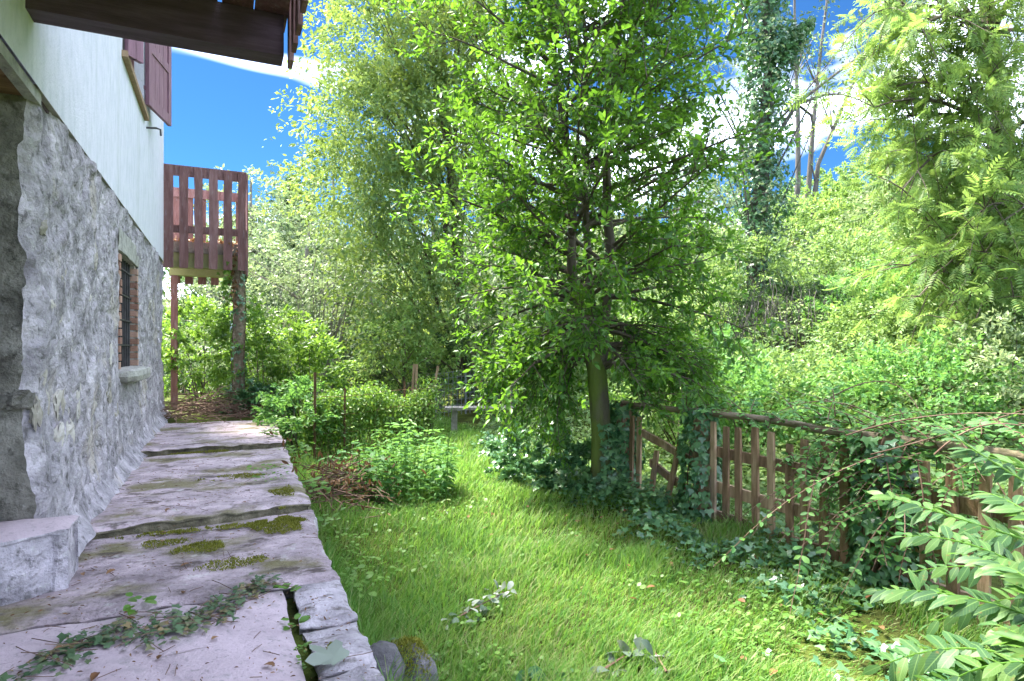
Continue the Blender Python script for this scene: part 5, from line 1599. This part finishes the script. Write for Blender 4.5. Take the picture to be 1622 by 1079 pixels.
side = np.stack([np.cos(az), np.sin(az), 0 * az], -1)
lean_d = np.stack([-np.sin(az), np.cos(az), 0 * az], -1) * (H * rng.uniform(.15, .95, n))[:, None] + np.array([.012, -.018, 0])
w = (.0016 + .00042 * dep)[:, None] * rng.uniform(.7, 1.3, n)[:, None]
up = np.array([0, 0, 1.0])
V = np.stack([B0 - side * w, B0 + side * w,
              B0 + up * (H * .55)[:, None] + lean_d * .32 + side * w * .85, B0 + up * (H * .55)[:, None] + lean_d * .32 - side * w * .85,
              B0 + up * (H * .95)[:, None] + lean_d + side * w * .15, B0 + up * (H * .95)[:, None] + lean_d - side * w * .15], 1)
Qb = np.array([[0, 1, 2, 3], [3, 2, 4, 5]])
Q = (Qb[None] + (np.arange(n) * 6)[:, None, None]).reshape(-1, 4)
o = link('grass', quad_mesh('grass', V.reshape(-1, 3), Q, M['grass'], True))
tag(o, 'soft bright green grass growing over the whole lawn', 'grass', kind='stuff')
# clover and small weeds
n = 17000
dep = 2.0 + 8 * rng.random(n) ** 1.4; tt = rng.uniform(-.4, .85, n)
X, Y = dep * (SN + tt * CS), dep * (CS - tt * SN)
ok = (X > edge_x(Y) + .06) & (X < 3.5) & (Y > .8) & (fbm(X * 1.7, Y * 1.7, 0, 36, 3) > .47)
X, Y = X[ok], Y[ok]; n = len(X)
P = np.stack([X, Y, ground_h(X, Y) + rng.uniform(.015, .075, n)], -1)
o = foliage(None, P, rng.normal(size=P.shape) * [1, 1, .25], rng.normal(size=P.shape) * .25 + [0, 0, 1], rng.uniform(.016, .042, n), T_simple(.85, .03, .03), M['weed'], 'clover')
tag(o, 'clover and small round-leaved weeds among the lawn grass', 'clover')

# cut branches with wilted grey leaves lying on the lawn
CUT = 'wilted cut branches on the lawn'
for (x, y, L, nl, sz, ang, lab) in ((760, 962, .46, 42, .055, .55, 'wilted cut branch with many small pale leaves on the lawn centre'), (655, 1035, .20, 8, .085, -.4, 'small wilted cut sprig lying beside the mossy rock'),
                                    (985, 1045, .26, 13, .07, .3, 'wilted cut branch with white leaf undersides at the lawn front'), (870, 1066, .2, 6, .10, -.2, 'dark large-leaved cut sprig at the bottom edge of the lawn'),
                                    (1045, 1052, .2, 8, .075, 1.2, 'pale wilted leaves right of the white-leaved branch')):
    t_ = (x - CX) / F_PX; d = (CAMZ + .40) * F_PX / (y - HY)
    p = at(x, y, d); p[2] = ground_h(p[0], p[1]) + .06
    t = empty('cut_branch', p, lab, 'branch', CUT)
    dirv = np.array([math.cos(ang), math.sin(ang), .03])
    B = curve_pts(p - dirv * L / 2, dirv, L, 6, .0, .05)
    B[:, 2] = ground_h(B[:, 0], B[:, 1]) + .06
    a = Acc(); a.tube(B, np.linspace(.006, .002, 6), 4); a.build('stem', M['twig'], t)
    P = np.array([B[random.randint(0, 5)] + rng.normal(size=3) * [.035, .035, .015] for _ in range(nl)])
    foliage(t, P, rng.normal(size=P.shape) * [1, 1, .35] + dirv * .5, rng.normal(size=P.shape) * .5 + [0, -.2, 1], rng.uniform(.7, 1.3, nl) * sz, T_LOW, M['wilted'] if nl != 6 else M['ivy_leaf'], 'leaf', nl, T_fine(.6, .10, .22, .6))

# mossy rocks at the foot of the path edge
for (x, y, d, r, lab) in ((645, 1068, 2.55, (.12, .13, .12), 'dark rock with moss cap at the bottom of the path edge'), (598, 1075, 2.4, (.10, .10, .13), 'grey rock between the edge stones and the mossy rock')):
    c = at(x, y, d)
    t = empty('rock', c, lab, 'rock')
    a = Acc(); rock(a, c, r, int(x), (16, 12), .1, .3); a.build('stone', M['dark_rock'], t, True)
    if x == 645:
        dq = rand_dirs(2600, .9); dq = dq[(dq[:, 2] > .15) & (dq[:, 0] < .55)]; u = c + dq * np.asarray(r) * rng.uniform(.98, 1.12, (len(dq), 1))
        foliage(t, u, rng.normal(size=u.shape) + [0, 0, 1], rng.normal(size=u.shape), rng.uniform(.010, .018, len(u)), T_LONG, M['moss_sprig'], 'moss')
# moss cushions on the path
MG = 'moss cushions on the stone path'
for (x, y, rx, ry, zz, lab, n) in ((.30, 4.02, .20, .20, -.045, 'thick olive moss cushion at the path edge below the first step', 5200), (-.12, 3.78, .14, .13, -.05, 'thin moss patch in the middle of the path', 1500), (.02, 4.10, .32, .05, -.05, 'moss strip along the foot of the first step', 1600), (.36, 2.35, .035, .035, -.04, 'small dark moss tuft on the edge stones', 260), (-.30, 3.95, .15, .08, -.05, 'thin moss patch near the house side of the first step', 700),
                                (.1, 5.4, .3, .12, .01, 'moss patch on the middle slab of the path', 1400), (-.25, 4.13, .30, .05, -.05, 'moss strip along the house end of the first step', 1500), (-.15, 6.82, .40, .06, .005, 'moss strip along the foot of the second step', 1500), (.05, 3.45, .20, .09, -.05, 'faint moss patch beyond the swept leaf litter', 900), (.40, 4.75, .10, .18, .01, 'moss along the outer edge of the middle slab', 1300)):
    th = rng.random(n) * 6.283; q = rng.random(n) ** .5
    X = x + np.cos(th) * q * rx * (.7 + .6 * vnoise(np.cos(th) * 3, np.sin(th) * 3, x)); Y = y + np.sin(th) * q * ry * (.7 + .6 * vnoise(np.cos(th) * 3, np.sin(th) * 3, y + 5))
    kp = fbm(X * 11, Y * 11, 0, 8, 3) > .28 + .36 * q ** 2
    X, Y, q = X[kp], Y[kp], q[kp]; n_ = n; n = len(X)
    lay = np.where(Y < 4.2, -.065 + .012 * (Y - 3), .004 - .004 * (Y - 4))
    Z = lay + .004 + (.030 if n_ > 4000 else .010) * (1 - q ** 2) * fbm(X * 22, Y * 22, 0, 7, 2)
    P = np.stack([X, Y, Z], -1)
    o = foliage(None, P, rng.normal(size=P.shape) * .7 + [0, 0, 1], rng.normal(size=P.shape), rng.uniform(.009, .019, n), T_LONG, M['moss_sprig'], 'moss_cushion')
    tag(o, lab, 'moss', MG)

# green leaf litter swept across the slab joint
def path_z(x, y):
    return np.where(y < 3.03, -.060, np.where(y < 4.28, -.058 + .012 * (y - 3), np.where(y < 6.9, .012 - .004 * (y - 4), .062 - .012 * (y - 7))))
lt = empty('leaf_litter', (-.3, 2.75, -.05), 'sweep of cut green ivy leaves lying across the path', 'leaf litter')
n = 500
u = rng.random(n)
X = -.62 + .82 * u + rng.normal(size=n) * .03; Y = 2.55 + .52 * u + .10 * np.sin(u * 7) + rng.normal(size=n) * (.085 - .03 * u)
P = np.stack([X, Y, path_z(X, Y) + .005 + rng.random(n) * .018], -1)
foliage(lt, P, rng.normal(size=P.shape) * [1, 1, .15], rng.normal(size=P.shape) * .28 + [0, 0, 1], rng.uniform(.016, .042, n), T_IVY, M['litter'], 'litter', 300)
a = Acc()
for k in range(60):
    i = random.randrange(n)
    a.tube(curve_pts(P[i], (random.uniform(-1, 1), random.uniform(-1, 1), .05), random.uniform(.05, .16), 4, 0, .1), .0018, 3)
a.build('twig', M['twig'], lt, False, 'stuff')

n = 2600
Y = .9 + 8.2 * rng.random(n) ** 1.3; X = -.78 + (edge_x(Y) + .76) * rng.random(n)
cl = fbm(X * 3.2, Y * 3.2, 0, 88, 4)
nearw = np.exp(-(X + .76) / .12)
kp = (rng.random(n) < sstep(.44, .62, cl) + nearw * .6)
X, Y = X[kp], Y[kp]
P = np.stack([X, Y, path_z(X, Y) + .004 + .004 * rng.random(len(X))], -1)
o = foliage(None, P, rng.normal(size=P.shape) * [1, 1, .12], rng.normal(size=P.shape) * .3 + [0, 0, 1], rng.uniform(.006, .022, len(X)), T_LONG, M['dead_leaf'], 'leaf_crumbs')
tag(o, 'brown leaf crumbs and dirt scattered over the stone path', 'leaf crumbs')
a = Acc()
for k in range(150):
    y = random.uniform(1.2, 8.8); x = random.uniform(-.74, .45); z = float(path_z(x, y)) + .006
    d = np.array([random.uniform(-1, 1), random.uniform(-1, 1), .02])
    a.tube(curve_pts((x, y, z), d, random.uniform(.03, .11), 4, 0, .1), .0016, 3)
o = a.build('twig_crumbs', M['twig'], None, False, 'stuff'); tag(o, 'short dry twigs scattered over the stone path', 'twigs')

# big lobed leaf and dead leaves on the path
def lobed():
    V, ring = [[0, .30, .02]], []
    lobes = [(90, 1.0), (38, .86), (-12, .60), (192, .60), (142, .86)]
    order = sorted(lobes, key=lambda q: q[0])
    for ang, ln in order:
        for da, k in ((-19, .60 * ln), (0, .66 * ln), (19, .60 * ln), (26, .40)):
            a_ = math.radians(ang + da); k = k * (1.15 if da == 0 else 1)
            ring.append([math.cos(a_) * k, .30 + math.sin(a_) * k, .06 * math.sin(a_ * 4) + .05 * k])
    V += ring
    n = len(ring)
    return np.array(V), np.array([[0, i + 1, (i + 1) % n + 1, (i + 2) % n + 1] for i in range(0, n, 2)])
LOB = lobed()
for (x, y, sz, lab) in ((545, 1052, .15, 'large wilted lobed leaf lying on the edge stone'),):
    d = (CAMZ + .045) * F_PX / (y - HY)
    p = at(x, y, d); p[2] = -.038
    o = link('fallen_leaf', quad_mesh('fallen_leaf', *LOB, M['wilted'], True), None, Matrix.Translation(Vector(p)) @ Matrix.Rotation(.7, 4, 'Z') @ Matrix.Rotation(.15, 4, 'X') @ Matrix.Scale(sz, 4))
    tag(o, lab, 'leaf')
dl = quad_mesh('dead_leaf', *T_fine(.55, .16, .1), M['dead_leaf'], True)
for (x, y) in ((200, 968), (196, 960), (70, 882), (183, 895), (270, 815), (265, 838), (435, 1040), (365, 842), (300, 885), (350, 770), (440, 745), (260, 850), (155, 1050), (315, 745), (390, 805), (100, 1010), (335, 1000), (330, 700), (410, 690), (290, 930), (130, 900), (250, 1030)):
    d = (CAMZ + .02) * F_PX / (y - HY)
    p = at(x, y, d); p[2] = float(path_z(p[0], p[1])) + .008
    if p[0] < -.7: continue
    o = link('dead_leaf', dl, None, Matrix.Translation(Vector(p)) @ Matrix.Rotation(random.random() * 6.28, 4, 'Z') @ Matrix.Rotation(random.uniform(-.2, .2), 4, 'Y') @ Matrix.Scale(random.uniform(.03, .05), 4))
    tag(o, 'small curled brown dead leaf lying on the stone path', 'leaf', 'dead leaves on the path')
for k in range(46):
    x, y = random.uniform(1.9, 3.35), random.uniform(2.0, 5.4)
    if x + y * .25 < 2.6: continue
    o = link('dead_leaf', dl, None, Matrix.Translation((x, y, float(ground_h(x, y)) + .05)) @ Matrix.Rotation(random.random() * 6.28, 4, 'Z') @ Matrix.Rotation(random.uniform(-.5, .5), 4, 'Y') @ Matrix.Scale(random.uniform(.035, .06), 4))
    tag(o, 'brown dead leaf lying in the lawn grass near the fence', 'leaf', 'dead leaves on the lawn')

# weeds rooted in the joints and along the path edge
WG = 'weeds in the path joints'
def weed(x, y, z, r, n, size, label, tm=T_LOW, mat='weed'):
    t = empty('weed', (x, y, z), label, 'weed', WG)
    az = rng.random(n) * 6.283
    P = np.stack([x + np.cos(az) * r * rng.random(n), y + np.sin(az) * r * rng.random(n), z + .005 + rng.random(n) * r * .7], -1)
    D = np.stack([np.cos(az), np.sin(az), rng.uniform(-.1, .5, n)], -1)
    foliage(t, P, D, rng.normal(size=P.shape) * .25 + [0, 0, 1], rng.uniform(.6, 1.2, n) * size, tm, M[mat], 'leaf', min(n, 60), T_fine(.75, .05, .12) if tm is T_LOW else None)
weed(.262, 2.98, -.07, .035, 9, .045, 'small round-leaved weed at the top of the slab joint')
weed(.262, 2.62, -.08, .035, 9, .045, 'small weed halfway down the slab joint')
weed(.265, 2.30, -.09, .03, 14, .022, 'tiny leafy weeds low in the slab joint')
weed(.268, 2.42, -.09, .03, 12, .022, 'tiny leafy weeds in the middle of the slab joint')
weed(-.32, 3.02, -.055, .06, 10, .05, 'green leafy sprig behind the swept leaf litter')
weed(.33, 5.15, .01, .16, 70, .035, 'low spreading green weed on the middle slab near its edge')
weed(.50, 7.3, .03, .14, 40, .055, 'leafy green weed at the corner of the upper step')
weed(.62, 5.4, -.2, .20, 60, .07, 'broad-leaved weed growing against the path edge')
weed(.66, 4.7, -.3, .16, 40, .06, 'low weed at the foot of the path edge near the dead bramble')
weed(.68, 3.6, -.36, .18, 44, .05, 'leafy weed at the foot of the path edge beside the moss cushion')
weed(.66, 6.6, -.1, .22, 60, .06, 'leafy weed beside the dead bramble tangle')
weed(.66, 2.55, -.38, .10, 22, .06, 'green weed beside the mossy rock')
weed(.70, 8.0, .0, .25, 60, .07, 'leafy weed hanging over the upper end of the path')
